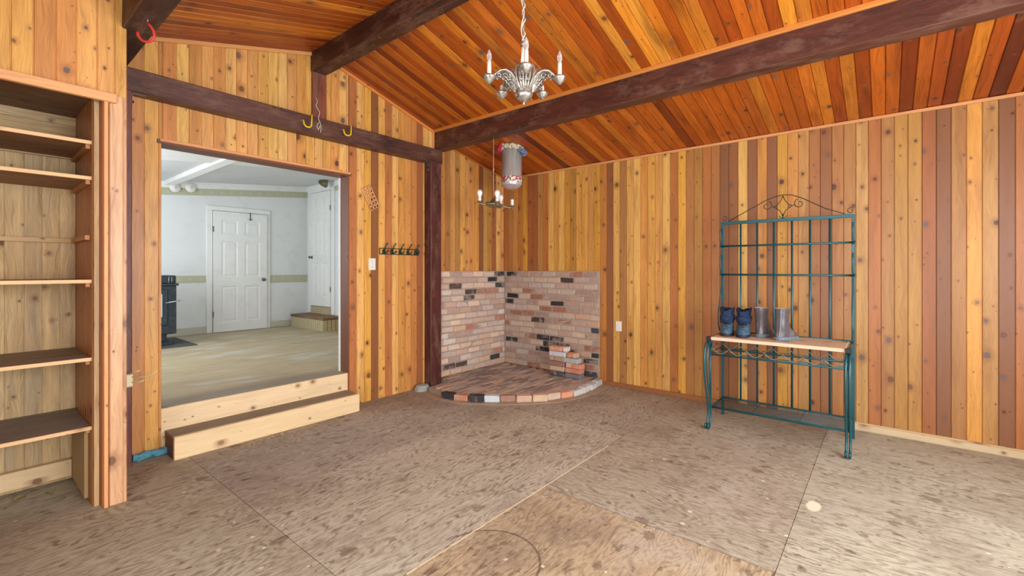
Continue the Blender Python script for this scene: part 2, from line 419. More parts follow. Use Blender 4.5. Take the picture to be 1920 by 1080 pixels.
def floor_mat():
    t = NT('plywood_subfloor'); col, a = t.att(); uv = t.uv(); u, v, _ = t.sep(uv); p = t.obj(); px, py, _z = t.sep(p)
    seed = t.math('MULTIPLY', a, 40.0)
    # flame grain of rotary-cut ply: contour lines of a stretched noise
    b0 = t.noise(t.xyz(t.math('ADD', t.math('MULTIPLY', u, 1.0), seed), t.math('MULTIPLY', v, .26), seed), 2.4, 3, .5)
    ringx = t.math('ADD', t.math('MULTIPLY', b0, 46.0), t.math('MULTIPLY', u, 9.0))
    rg = t.math('ABSOLUTE', t.math('SUBTRACT', t.math('FRACT', ringx), .5))
    rg = t.ss(rg, .08, .5)
    gf = t.noise(t.xyz(t.math('MULTIPLY', u, 90), t.math('MULTIPLY', v, 5)), 1.0, 4, .65)
    gm = t.noise(t.xyz(t.math('MULTIPLY', u, 34), t.math('MULTIPLY', v, 3.4), 4.0), 1.0, 4, .7)
    c = t.mix(t.math('MULTIPLY', t.math('MULTIPLY', rg, t.ss(gm, .3, .65)), .62), col, s2l((112, 88, 66)))
    c = t.mix(t.math('MULTIPLY', t.ss(gf, .46, .72), .32), c, s2l((104, 88, 74)))
    # large soft tone changes
    big = t.noise(p, 1.1, 6, .7)
    c = t.mix(t.math('MULTIPLY', t.ss(big, .45, .7), .62), c, s2l((134, 114, 96)))
    big2 = t.noise(t.vm('ADD', p, (7.3, 2.1, 0)), 1.5, 4, .65)
    c = t.mix(t.math('MULTIPLY', t.ss(big2, .52, .72), .38), c, s2l((196, 186, 172)))
    # streaky worn patches following the grain
    st = t.noise(t.xyz(t.math('MULTIPLY', u, 52), t.math('MULTIPLY', v, 12), 9.0), 1.0, 5, .72)
    c = t.mix(t.math('MULTIPLY', t.ss(st, .52, .62), t.math('ADD', .15, t.math('MULTIPLY', t.ss(t.noise(t.vm('ADD', p, (11, 3, 0)), 1.7, 3), .38, .62), .5))), c, s2l((98, 80, 68)))
    # irregular drip stains, two sizes
    wv = t.vm('ADD', t.vm('MULTIPLY', t.xyz(u, v), (1, .62, 0)), t.xyz(t.math('MULTIPLY', t.noise(p, 14, 3), .08), t.math('MULTIPLY', t.noise(p, 16, 3), .08)))
    for (sc_, thr, rad_, am) in ((9.0, .20, .26, .5), (22.0, .34, .28, .5)):
        vo = t.vor(wv, sc_); cr, cg, cb = t.sep(vo.outputs['Color'])
        rr_ = t.math('MULTIPLY', t.math('POWER', cr, 1.6), rad_)
        sp = t.math('SUBTRACT', 1.0, t.ss(vo.outputs['Distance'], rr_, t.math('ADD', rr_, .05)))
        sp = t.math('MULTIPLY', sp, t.math('LESS_THAN', cg, thr))
        c = t.mix(t.math('MULTIPLY', sp, am), c, s2l((92, 68, 50)))
    # fine scuffing
    fs = t.noise(t.vm('MULTIPLY', t.xyz(u, v), (60, 22, 1)), 1.0, 5, .75)
    c = t.mix(t.math('MULTIPLY', t.ss(fs, .54, .66), .38), c, s2l((88, 70, 58)))
    c = t.mix(t.math('MULTIPLY', t.ss(fs, .47, .34), .30), c, s2l((214, 200, 178)))
    # pale paint specks
    v2 = t.vor(t.vm('ADD', p, (3.1, 1.7, 0)), 13.0); dr, dg, db = t.sep(v2.outputs['Color'])
    rr = t.math('MULTIPLY', t.math('POWER', dr, 4.0), .15)
    clus = t.ss(t.noise(p, 1.3, 2), .45, .6)
    sk = t.math('MULTIPLY', t.math('SUBTRACT', 1.0, t.ss(v2.outputs['Distance'], rr, t.math('ADD', rr, .03))), t.math('LESS_THAN', dg, .42))
    c = t.mix(t.math('MULTIPLY', t.math('MULTIPLY', sk, t.ss(rr, .004, .02)), t.math('MULTIPLY', clus, .85)), c, s2l((226, 218, 196)))
    # spilled filler blob near the right sheet joint
    dd = t.vm('LENGTH', t.vm('MULTIPLY', t.vm('SUBTRACT', p, (3.19, .325, 0)), (13.0, 26.0, 0)))
    dd = t.math('ADD', dd, t.math('MULTIPLY', t.noise(p, 30, 3), .5))
    c = t.mix(t.math('MULTIPLY', t.math('SUBTRACT', 1.0, t.ss(dd, 1.0, 1.35)), .9), c, s2l((232, 224, 196)))
    # scuffed ring mark
    rd = t.vm('LENGTH', t.vm('SUBTRACT', p, (1.60, 1.47, 0)))
    ang = t.math('ADD', px, py)
    rm = t.math('MULTIPLY', t.math('SUBTRACT', 1.0, t.ss(t.math('ABSOLUTE', t.math('SUBTRACT', rd, .255)), .002, .009)), t.ss(px, 1.55, 1.68))
    c = t.mix(t.math('MULTIPLY', rm, .65), c, s2l((70, 58, 48)))
    return t.fin(c, t.math('ADD', .62, t.math('MULTIPLY', big, .2)), gf, .3, .002, spec=.35)
M['floor'] = floor_mat()
def upfloor_mat():
    t = NT('upper_subfloor_glare'); p = t.obj(); x, y, z = t.sep(p)
    n1 = t.noise(t.vm('MULTIPLY', p, (1, 3.2, 1)), 1.6, 5, .65); n2 = t.noise(t.vm('MULTIPLY', p, (5, 40, 1)), 1.0, 4, .65)
    c = t.mix(n1, s2l((162, 140, 100)), s2l((206, 188, 152)))
    c = t.mix(t.math('MULTIPLY', t.ss(n2, .45, .75), .35), c, s2l((112, 92, 58)))
    nb = t.noise(t.vm('MULTIPLY', t.vm('ADD', p, (4, 0, 0)), (1, 2.5, 1)), 1.8, 4, .6)
    c = t.mix(t.math('MULTIPLY', t.ss(nb, .48, .66), .45), c, s2l((204, 206, 202)))  # whitish patches: glare on the floor painted into its colour
    ng = t.noise(t.vm('ADD', p, (0, 9, 0)), 1.1, 4, .6)
    c = t.mix(t.math('MULTIPLY', t.ss(ng, .5, .66), .4), c, s2l((150, 130, 84)))
    dk = t.math('SUBTRACT', 1.0, t.ss(y, 4.4, 4.62))
    c = t.mix(t.math('MULTIPLY', dk, .6), c, s2l((120, 108, 94)))
    return t.fin(c, .5, n2, .2, .002, spec=.5)
M['upfloor'] = upfloor_mat()

# ------------------------------------------------------------------ boards
def pal(cols):
    return [s2l(c) for c in cols]
GOLD = pal([(228, 160, 74), (222, 148, 64), (232, 168, 86), (214, 140, 66), (236, 176, 92), (206, 128, 60), (218, 150, 76), (190, 112, 56), (166, 94, 50), (224, 156, 60)])
def soft(p, k=1.45): return [(c[0]*.98, min(1, c[1]*1.13), min(1, c[2]*k)) for c in p]
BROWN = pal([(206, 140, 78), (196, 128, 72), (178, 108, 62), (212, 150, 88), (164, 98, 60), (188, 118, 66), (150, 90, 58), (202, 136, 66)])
CEIL = pal([(212, 122, 30), (196, 104, 22), (222, 138, 42), (178, 84, 16), (206, 116, 30), (160, 70, 16), (226, 148, 52), (188, 96, 24)])
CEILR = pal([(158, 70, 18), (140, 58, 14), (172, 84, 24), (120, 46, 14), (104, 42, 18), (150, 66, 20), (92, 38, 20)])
OLD = pal([(206, 172, 120), (194, 156, 104), (216, 184, 134), (182, 146, 98), (200, 168, 122)])
ORNG = pal([(222, 148, 84), (214, 136, 72), (228, 156, 80), (206, 128, 70), (232, 166, 90)])

GOLD, BROWN, ORNG = soft(GOLD), soft(BROWN, 1.05), soft(ORNG, 1.35)
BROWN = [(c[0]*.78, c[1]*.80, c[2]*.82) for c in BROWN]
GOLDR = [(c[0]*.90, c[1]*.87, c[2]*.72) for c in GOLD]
ORNG = [(c[0]*.98, c[1]*1.05, c[2]*.85) for c in ORNG]
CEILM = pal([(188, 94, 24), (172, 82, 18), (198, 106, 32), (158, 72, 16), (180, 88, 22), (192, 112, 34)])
def strips(mb, org, du, dv, nrm, edges, v0, v1, pick, groove=.004, gap=.0015, depth=.008, holes=()):
    """tongue-and-groove boards: edges along du, running v0(u)..v1(u) along dv"""
    org = Vector(org); du = Vector(du); dv = Vector(dv); nrm = Vector(nrm)
    f0 = v0 if callable(v0) else (lambda u: v0); f1 = v1 if callable(v1) else (lambda u: v1)
    flip = du.cross(dv).dot(nrm) < 0
    def P(u, v, n): return org + du*u + dv*v + nrm*n
    def F(q, uv, c):
        if flip: q = q[::-1]; uv = uv[::-1]
        mb.face(q, uv, c)
    for i in range(len(edges)-1):
        a, b = edges[i], edges[i+1]; tone = pick(i, (a+b)/2); c = (*tone, R.random())
        segs = [(f0(a), f1(a), f0(b), f1(b))]
        for (h0, h1, g0, g1) in holes:
            if a >= h0-1e-4 and b <= h1+1e-4:
                ns = []
                for (p0, p1, q0, q1) in segs:
                    if g0 > p0 and g0 > q0: ns.append((p0, g0, q0, g0))
                    if g1 < p1 and g1 < q1: ns.append((g1, p1, g1, q1))
                segs = ns
        a1, b1 = a+gap, b-gap; a2, b2 = a+groove, b-groove
        for (p0, p1, q0, q1) in segs:
            def lo(u): return p0+(q0-p0)*(u-a)/(b-a)
            def hi(u): return p1+(q1-p1)*(u-a)/(b-a)
            for (x0, n0, x1, n1) in ((a, -depth, a1, -depth), (a1, -depth, a2, 0), (a2, 0, b2, 0), (b2, 0, b1, -depth), (b1, -depth, b, -depth)):
                q = [P(x0, lo(x0), n0), P(x1, lo(x1), n1), P(x1, hi(x1), n1), P(x0, hi(x0), n0)]
                uv = [(x0-a, lo(x0)), (x1-a, lo(x1)), (x1-a, hi(x1)), (x0-a, hi(x0))]
                F(q, uv, c)
def rng(a, b, w, snap=None):
    """edges between a and b at pitch w with one edge on snap"""
    s = snap if snap is not None else a
    k = math.ceil((a-s)/w+1e-6); e = [a]
    while s+k*w < b-1e-6:
        if s+k*w > a+1e-6: e.append(s+k*w)
        k += 1
    e.append(b)
    return e
def pick_from(p, seed=0, wts=None):
    r = random.Random(seed)
    def f(i, u):
        c = r.choice(p); k = r.uniform(.9, 1.08)
        return tuple(min(1, x*k) for x in c)
    return f
def blend_pick(pa, pb, f, seed):
    r = random.Random(seed)
    def g(i, u):
        p = pb if r.random() < f(u) else pa
        c = r.choice(p); k = r.uniform(.9, 1.08); return tuple(min(1, x*k) for x in c)
    return g

XR, YB = 4.966, 4.222           # right wall, back wall
XL, YR = -0.92, -1.72           # left wall, rear wall (behind the camera)
RIDGE = 2.205
def zc(x):
    """underside of the ceiling boards"""
    if x > 3.74: return 2.69 + .222*(XR-x)
    if x > RIDGE: return 3.485 - .292*(x-RIDGE)
    return 3.47 - .272*(RIDGE-x)

# ------------------------------------------------------------------ floor
mb = MB()
def tl(r, g, b): return s2l((r, g, b))
# sheets: x0,x1,y0,y1,tone,grain along 'x' or 'y'
xs = [(-.95, 1.088), (1.088, 3.53), (3.53, 5.0)]
sheets = [(-.95, 1.088, 1.69, 4.4, tl(188, 174, 148), 'x'), (1.088, 3.53, 1.69, 2.95, tl(200, 186, 162), 'x'), (3.53, 5.0, 1.69, 2.95, tl(182, 167, 146), 'x'),
          (1.088, 2.2, 2.95, 4.4, tl(180, 164, 146), 'x'), (2.2, 5.0, 2.95, 4.4, tl(184, 170, 152), 'x'),
          (-.95, 1.088, .39, 1.69, tl(192, 174, 146), 'x'), (1.088, 2.38, .39, 1.69, tl(192, 164, 128), 'x'), (2.38, 5.0, .39, 1.69, tl(184, 167, 143), 'y'),
          (-.95, 2.38, -1.8, .39, tl(196, 178, 148), 'x'), (2.38, 5.0, -1.8, .39, tl(196, 182, 156), 'y')]
for (x0, x1, y0, y1, c, g) in sheets:
    c = (c[0]*.95, c[1]*1.03, c[2]*1.08)
    e = .0012
    q = [(x0+e, y0+e, 0), (x1-e, y0+e, 0), (x1-e, y1-e, 0), (x0+e, y1-e, 0)]
    uv = [(p[1], p[0]) if g == 'x' else (p[0], p[1]) for p in q]
    mb.face(q, uv, (*c, R.random()))
fl = mb
fl.face([(-1, -1.9, -.01), (5.1, -1.9, -.01), (5.1, 4.5, -.01), (-1, 4.5, -.01)], None, (*tl(60, 48, 38), .3))
struct(fl.build('floor', M['floor']))
mb = MB(); mb.box(1.3, 3.25, 1.684, 1.690, -.004, .0012, col=(*tl(226, 210, 170), .3)); struct(mb.build('trim_9', M['pale_wood']))

# ------------------------------------------------------------------ back wall with the wide opening
OX0, OX1, OZ1, UZ = .978, 2.525, 2.357, .335
mb = MB(); W = .0872
def pk_back(i, u, f=blend_pick(GOLD, BROWN, lambda u: .16, 11)): return f(i, u)
strips(mb, (0, YB, 0), (1, 0, 0), (0, 0, 1), (0, -1, 0), [.52, .6, .69, .775, .873, .959, OX0], .0, lambda x: zc(x)+.02, pick_from(ORNG, 4))
strips(mb, (0, YB, 0), (1, 0, 0), (0, 0, 1), (0, -1, 0), rng(OX0, OX1, .0845, OX0+.006), OZ1, lambda x: zc(x)+.02, pick_from(GOLD[:7]+ORNG, 5))
strips(mb, (0, YB, 0), (1, 0, 0), (0, 0, 1), (0, -1, 0), rng(OX1, XR, W, 2.617), 0.0, lambda x: zc(x)+.02, pk_back)
mb.box(.5, OX0, YB+.009, YB+.16, 0, 3.5, col=(.16, .06, .02, .4)); mb.box(OX1, XR, YB+.009, YB+.16, 0, 3.5, col=(.16, .06, .02, .4)); mb.box(OX0, OX1, YB+.009, YB+.16, OZ1, 3.6, col=(.16, .06, .02, .4))
struct(mb.build('wall_back', M['wall_wood']))
# opening lining
mb = MB(); dk = (*tl(112, 62, 30), .4)
mb.box(OX1-.001, OX1+.03, YB+.001, YB+.168, UZ, OZ1-.019, col=dk); mb.box(OX0-.03, OX0+.001, YB+.010, YB+.168, UZ, OZ1-.019, col=dk)
mb.box(OX0-.03, OX1+.03, YB-.004, YB+.168, OZ1-.018, OZ1+.012, col=(*tl(120, 70, 38), .6))
struct(mb.build('trim_1', M['brown_panel']))
mb = MB(); mb.box(OX0-.01, OX1+.02, YB-.01, YB-.003, OZ1-.002, OZ1+.02, col=(*tl(226, 158, 102), .2), c=.002)
struct(mb.build('trim_2', M['trim_wood']))
mb = MB(); mb.box(OX1-.012, OX1-.001, YB+.15, YB+.172, UZ, OZ1-.02, col=(*tl(235, 235, 232), .2)); struct(mb.build('trim_10', M['white_paint']))

# right wall
mb = MB()
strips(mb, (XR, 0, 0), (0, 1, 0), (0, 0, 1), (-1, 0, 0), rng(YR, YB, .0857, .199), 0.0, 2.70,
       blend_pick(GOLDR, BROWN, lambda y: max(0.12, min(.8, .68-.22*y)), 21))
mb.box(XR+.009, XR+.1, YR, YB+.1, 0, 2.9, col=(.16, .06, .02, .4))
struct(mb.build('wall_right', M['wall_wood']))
# rear and left walls with daylight openings (behind the camera)
mb = MB()
def pk_r(i, u, f=pick_from(GOLD, 8)): return f(i, u)
strips(mb, (0, YR, 0), (1, 0, 0), (0, 0, 1), (0, 1, 0), rng(XL, XR, .1, .1), 0, lambda x: zc(x)+.02, pk_r, holes=[(.1, 1.9, .75, 2.35), (2.2, 4.0, .75, 2.35)])
struct(mb.build('wall_rear', M['wall_wood']))
for k, (a, b) in enumerate(((.1, 1.9), (2.2, 4.0))):
    mb = MB(); y = YR
    for (x0, x1, z0, z1) in ((a-.06, a, .69, 2.41), (b, b+.06, .69, 2.41), (a, b, .69, .75), (a, b, 2.35, 2.41), ((a+b)/2-.02, (a+b)/2+.02, .75, 2.35)):
        mb.box(x0, x1, y-.04, y+.02, z0, z1)
    struct(mb.build('window_%d' % (k+1), M['white_paint']))
mb = MB()
strips(mb, (XL, 0, 0), (0, 1, 0), (0, 0, 1), (1, 0, 0), rng(YR, 4.3, .1, 0), 0, 2.66, pick_from(GOLD, 9), holes=[(-.4, 1.6, .05, 2.3)])
struct(mb.build('wall_left', M['wall_wood']))
mb = MB()
for (y0, y1, z0, z1) in ((-.46, -.4, 0, 2.36), (1.6, 1.66, 0, 2.36), (-.4, 1.6, 2.3, 2.36), (.57, .63, .05, 2.3), (-.4, 1.6, 0, .05)):
    mb.box(XL-.04, XL+.03, y0, y1, z0, z1)
struct(mb.build('door_3', M['white_paint']))

# ------------------------------------------------------------------ ceiling boards (run down the slope, laid along y)
mb = MB()
def ceil_bay(xa, xb, f, pick, snap):
    za, zb = f(xa), f(xb); L = math.hypot(xb-xa, zb-za); d = Vector((xb-xa, 0, zb-za))/L
    n = Vector((d.z, 0, -d.x)) if d.x > 0 else Vector((-d.z, 0, d.x))
    if n.z > 0: n = -n
    strips(mb, (xa, 0, za), (0, 1, 0), d, n, rng(YR, YB, .0862, snap), 0, L, pick, groove=.005)
ceil_bay(3.72, XR+.02, lambda x: 2.69+.222*(XR-x), blend_pick(CEILM, CEILR, lambda y: .75 if y < .35 else .22, 31), 0)  # more dark boards near the camera: light falloff put into the board colours
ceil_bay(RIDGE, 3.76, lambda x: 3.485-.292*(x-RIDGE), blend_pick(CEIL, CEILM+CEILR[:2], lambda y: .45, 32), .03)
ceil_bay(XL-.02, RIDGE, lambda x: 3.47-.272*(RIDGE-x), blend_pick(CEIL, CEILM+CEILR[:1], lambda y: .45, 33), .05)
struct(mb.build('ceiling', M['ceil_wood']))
mb = MB(); mb.box(XL-.2, XR+.2, YR-.1, YB+.05, 3.62, 3.7); struct(mb.build('ceiling_deck', M['ceil_wood']))

# mouldings
def mould(name, pts, a, b, tone):
    mb = MB(); n = Vector(pts[1])-Vector(pts[0]); L = n.length; n.normalize()
    q = n.to_track_quat('X', 'Z').to_matrix().to_4x4(); q.translation = Vector(pts[0])
    mb.box(0, L, -a/2, a/2, -b, 0, col=(*tl(*tone), R.random()), c=.003, mat=q)
    return struct(mb.build(name, M['trim_wood']))
mould('trim_3', [(XR-.012, YR, 2.69), (XR-.012, YB, 2.69)], .018, .026, (214, 150, 96))
mould('trim_4', [(2.28, YB-.012, 3.462), (3.655, YB-.012, 3.06)], .02, .03, (222, 140, 66))
mould('trim_5', [(.78, YB-.012, 3.082), (2.13, YB-.012, 3.449)], .02, .032, (226, 160, 96))
mould('trim_6', [(3.82, YB-.010, 2.944), (XR, YB-.010, 2.69)], .014, .016, (196, 118, 50))
mb = MB(); mb.box(3.632, 3.650, YB-.022, YB-.002, 2.80, 3.06, col=(*tl(228, 150, 76), .5), c=.003); struct(mb.build('trim_7', M['trim_wood']))
mb = MB(); mb.box(3.628, 3.656, YR, YB-.02, 3.035, 3.072, col=(*tl(206, 128, 56), .5), c=.006); struct(mb.build('trim_8', M['trim_wood']))

# base boards along the right wall
mb = MB(); mb.box(XR-.035, XR-.001, YR, .26, 0, .055, col=(*tl(206, 184, 146), .3), c=.004)
mb.box(XR-.016, XR-.001, YR, .26, .055, .066, col=(*tl(196, 168, 126), .6))
struct(mb.build('baseboard_right', M['pale_wood']))
mb = MB(); mb.box(XR-.02, XR-.001, .265, 2.60, 0, .052, col=(*tl(146, 92, 52), .3), c=.003); struct(mb.build('baseboard_right_far', M['trim_wood']))

# ------------------------------------------------------------------ timber beams and posts
def timber(name, label, x0, x1, y0, y1, z0, z1, tone=(74, 40, 30), cat='beam'):
    mb = MB(); L = (x1-x0, y1-y0, z1-z0); ax = max(range(3), key=lambda i: L[i]); n = 28
    # slightly hewn surface: rings of a chamfered rectangle along the axis
    o = [i for i in range(3) if i != ax]; lo = (x0, y0, z0); hi = (x1, y1, z1); rows = []; c = .007
    for i in range(n+1):
        t = lo[ax]+(hi[ax]-lo[ax])*i/n; ring = []
        a0, a1, b0, b1 = lo[o[0]], hi[o[0]], lo[o[1]], hi[o[1]]
        prof = [(a0+c, b0), (a1-c, b0), (a1, b0+c), (a1, b1-c), (a1-c, b1), (a0+c, b1), (a0, b1-c), (a0, b0+c)]
        for k, (a, b) in enumerate(prof):
            w_ = mnoise.noise(Vector((t*4, a*9, b*9)))*.003
            p = [0, 0, 0]; p[ax] = t; p[o[0]] = a+w_; p[o[1]] = b+w_*.7; ring.append(p)
        rows.append(ring)
    tone = (*tl(*tone), R.random())
    for i in range(n):
        for j in range(8):
            j2 = (j+1) % 8; q = [rows[i][j], rows[i][j2], rows[i+1][j2], rows[i+1][j]]
            if ax == 1: q = q[::-1]
            uu = [j*.11, (j+1)*.11]; v0 = rows[i][0][ax]; v1 = rows[i+1][0][ax]
            uvq = [(uu[0], v0), (uu[1], v0), (uu[1], v1), (uu[0], v1)]
            if ax == 1: uvq = uvq[::-1]
            mb.face(q, uvq, tone)
    mb.face(rows[0][::-1] if ax != 1 else rows[0], None, tone); mb.face(rows[-1] if ax != 1 else rows[-1][::-1], None, tone)
    o_ = mb.build(name, M['beam_wood'], loc=((x0+x1)/2, (y0+y1)/2, z0)); return tag(o_, label, cat)
timber('ceiling_beam', 'dark rough timber ceiling beam nearest the right wall, running above the duct pipe', 3.655, 3.80, YR, YB, 2.832, 3.07, (84, 42, 30))
timber('ceiling_beam', 'dark brown ridge beam at the ceiling peak above the wide opening', 2.13, 2.278, YR, YB, 3.27, 3.46, (66, 34, 24))
timber('ceiling_beam', 'dark ceiling beam at the far left holding the red hook', .625, .768, YR, YB, 2.832, 3.06, (60, 36, 28))
timber('header_beam', 'long dark timber lintel beam with two yellow hooks across the back wall', .655, 3.68, 4.095, YB-.001, 2.645, 2.81, (92, 56, 44))
timber('timber_post', 'dark red-brown square post between boarded wall and brick surround', 3.508, 3.672, 4.10, YB-.001, .0, 2.645, (84, 34, 32), 'post')
timber('timber_post', 'narrow dark red post edge behind the bookcase pier', .64, .782, 4.10, YB-.001, 0, 2.645, (116, 62, 54), 'post')
mb = MB(); mb.box(2.135, 2.275, YB-.028, YB-.001, 2.81, 3.27, col=(*tl(140, 74, 50), .3), c=.003)
tag(mb.build('post_board', M['beam_wood']), 'short dark red board standing under the ridge beam end', 'board')

# ------------------------------------------------------------------ left partition (bookcase wall)
Y3 = 3.52
mb = MB()
strips(mb, (0, Y3, 0), (1, 0, 0), (0, 0, 1), (0, -1, 0), rng(XL, .177, .084, .177)+[.259, .344, .425, .512, .59, .646], 2.415, lambda x: zc(x)+.02, pick_from(ORNG, 14), depth=.007)
strips(mb, (0, Y3, 0), (1, 0, 0), (0, 0, 1), (0, -1, 0), [.567, .628, .646], 0, 2.415, pick_from(pal([(226, 178, 132), (214, 162, 120), (220, 170, 124)]), 15), depth=.004)
mb.box(.565, .645, Y3+.009, 4.09, 0, 3.2, col=(*tl(200, 128, 74), .4)); mb.box(XL, .6, Y3+.009, Y3+.1, 2.43, 3.3, col=(.16, .06, .02, .4))
struct(mb.build('wall_partition', M['wall_wood']))
case = thing('built_in_bookcase', 'tall built-in wooden bookcase with plank shelves at the left', 'bookcase', (.1, 3.6, 0))
mb = MB()
strips(mb, (0, 4.2, 0), (1, 0, 0), (0, 0, 1), (0, -1, 0), [-.92, -.81, -.73, -.65, -.57, -.49, -.41, -.33, -.24, -.15, -.07, .02, .10, .184, .267, .347, .428, .507], 0, 2.12, pick_from(OLD, 3), gap=.001, groove=.002, depth=.004)
strips(mb, (0, 4.18, 2.12), (0, 0, 1), (1, 0, 0), (0, -1, 0), [0, .06, .14, .22, .28, .32], XL, .507, pick_from(OLD, 6), gap=.001, groove=.003, depth=.008)
mb.box(XL, .507, 4.206, 4.215, 0, 2.45, col=(*tl(110, 84, 50), .4))
mb.build('back_panel', M['old_wood'], case)
mb = MB()
strips(mb, (.502, 0, 0), (0, 1, 0), (0, 0, 1), (-1, 0, 0), rng(3.60, 4.2, .085), 0, 2.45, pick_from(pal([(170, 108, 58), (156, 96, 50), (186, 124, 70)]), 7), depth=.004)
mb.box(.503, .506, 3.612, 4.2, 0, 2.45, col=(*tl(140, 88, 46), .4))
mb.build('side_panel', M['wall_wood'], case)
mb = MB(); mb.box(.507, .535, 3.575, 3.61, 0, 2.40, col=(*tl(192, 158, 112), .3), c=.003); lab(mb.build('stud', M['old_wood'], case), 'pale weathered stud edge')
mb = MB(); mb.box(.53, .56, 3.575, 3.62, 0, 2.40, col=(*tl(128, 70, 34), .3)); mb.build('dark_jamb', M['trim_wood'], case)
mb = MB(); mb.box(.541, .560, 3.505, 3.575, 0, 2.385, col=(*tl(230, 164, 106), .3), c=.002); mb.build('corner_strip', M['trim_wood'], case)
mb = MB(); mb.box(XL, .595, 3.488, Y3, 2.366, 2.418, col=(*tl(232, 170, 112), .25), c=.003); mb.build('top_casing', M['trim_wood'], case)
mb = MB(); mb.box(XL, .507, 3.53, 4.2, 2.40, 2.42, col=(*tl(120, 84, 50), .25)); mb.build('top_panel', M['old_wood'], case)
for z, tn in ((2.145, (150, 96, 48)), (1.935, (140, 100, 60)), (1.328, (170, 138, 96)), (.870, (150, 132, 110)), (.465, (138, 126, 112))):
    mb = MB(); mb.box(XL, .5, 3.625, 4.19, z-.016, z, col=(*tl(*tn), R.random()), along=0)
    sh = mb.build('shelf', M['step_top'] if z < 1 else M['old_wood'], case)
    mb = MB(); mb.box(XL, .503, 3.612, 3.626, z-.019, z+.001, col=(*tl(226, 186, 136), R.random())); mb.build('front_edge', M['pale_wood'], sh)
    mb = MB(); mb.box(.48, .5, 3.64, 4.18, z-.042, z-.017, col=(*tl(184, 122, 66), R.random())); mb.build('cleat', M['trim_wood'], sh)
mb = MB(); mb.box(XL, .49, 4.165, 4.19, 1.565, 1.592, col=(*tl(196, 158, 108), .3)); mb.build('back_cleat', M['pale_wood'], case)
mb = MB(); mb.box(.478, .5, 3.65, 4.165, 1.565, 1.592, col=(*tl(186, 124, 66), .3)); mb.build('side_cleat', M['trim_wood'], case)
mb = MB(); mb.box(.482, .5, 3.70, 4.17, .02, .44, col=(*tl(176, 146, 100), .3)); lab(mb.build('lower_side_board', M['mdf'], case), 'plain particle board panel under the lowest shelf')
mb = MB(); mb.box(XL, .48, 4.145, 4.19, .03, .14, col=(*tl(224, 194, 148), .4), c=.003); mb.build('bottom_rail', M['pale_wood'], case)

# ------------------------------------------------------------------ steps up to the opening
st = thing('wooden_steps', 'pale pine box step and riser below the wide opening', 'steps', (1.76, 4.1, 0))
pine = (*tl(236, 208, 160), .31)
mb = MB(); mb.box(1.0, 2.505, 3.99, 4.022, .0, .166, col=pine, c=.002); mb.build('lower_riser', M['pale_wood'], st)
mb = MB(); mb.box(1.0, 2.503, 4.022, 4.231, .146, .166, col=(*tl(146, 130, 108), .6), along=0); lab(mb.build('tread', M['step_top'], st), 'dirty grey-brown tread')
mb = MB(); mb.box(1.0, 1.02, 4.022, 4.22, .0, .146, col=(*tl(92, 56, 38), .6), along=1); lab(mb.build('end_panel', M['trim_wood'], st), 'dark brown end board')
mb = MB(); mb.box(2.485, 2.505, 4.022, 4.22, .0, .146, col=pine, along=1); mb.build('end_panel', M['pale_wood'], st)
mb = MB(); mb.box(OX0-.006, OX1-.002, 4.232, 4.262, .0, .334, col=(*tl(238, 212, 168), .77), along=0, c=.002); mb.build('upper_riser', M['pale_wood'], st)

# insulation scrap at the bottom of the wall left of the steps
mb = MB(); rows = []
for i in range(15):
    x = .80+.2*i/14; ring = []
    for k in range(8):
        a = 2*pi*k/8; rr = .022+.010*mnoise.noise(Vector((x*40, k*2.1, 3)))
        ring.append((x, 4.185+rr*cos(a)*1.1, max(.002, .028+rr*1.3*sin(a))))
    rows.append(ring)
mb.grid(rows, closed=True, cap0=True, cap1=True, smooth=False)
tag(mb.build('insulation_strip', M['blue_ins']), 'crumpled blue insulation strip at the wall foot left of the steps', 'insulation')

# ------------------------------------------------------------------ upper room beyond the opening
UY0, UYB, UXR, UXL = YB+.165, 8.65, 4.30, .2
mb = MB(); mb.box(UXL-.1, UXR+.9, YB+.03, UYB+.1, UZ-.12, UZ); struct(mb.build('floor_upper', M['upfloor']))
mb = MB(); mb.box(UXL-.1, UXR+.1, UYB, UYB+.1, UZ-.1, 3.3); struct(mb.build('wall_upper_back', M['white_wall']))
mb = MB(); mb.box(UXR, UXR+.1, UY0, UYB, UZ-.1, 3.4); struct(mb.build('wall_upper_right', M['white_wall']))
mb = MB()
mb.box(UXL-.1, UXL, UY0, 5.4, UZ-.1, 3.2); mb.box(UXL-.1, UXL, 7.8, UYB, UZ-.1, 3.2); mb.box(UXL-.1, UXL, 5.4, 7.8, UZ-.1, .9); mb.box(UXL-.1, UXL, 5.4, 7.8, 2.55, 3.2)
struct(mb.build('wall_upper_left', M['white_wall']))
mb = MB()
mb.box(UXL-.1, OX0-.02, UY0, UY0+.02, UZ-.1, 3.4); mb.box(OX1+.02, UXR+.1, UY0, UY0+.02, UZ-.1, 3.4); mb.box(OX0-.02, OX1+.02, UY0, UY0+.02, OZ1+.01, 3.4)
struct(mb.build('wall_upper_front', M['white_wall']))
def zu(x): return 2.76+.0985*(x-2.05)
mb = MB()
q = [(UXL-.1, UY0, zu(UXL-.1)), (UXR+.1, UY0, zu(UXR+.1)), (UXR+.1, UYB+.05, zu(UXR+.1)), (UXL-.1, UYB+.05, zu(UXL-.1))]
mb.face(q[::-1]); mb.face([(a, b, c+.1) for a, b, c in q])
struct(mb.build('ceiling_upper', M['white_ceiling']))
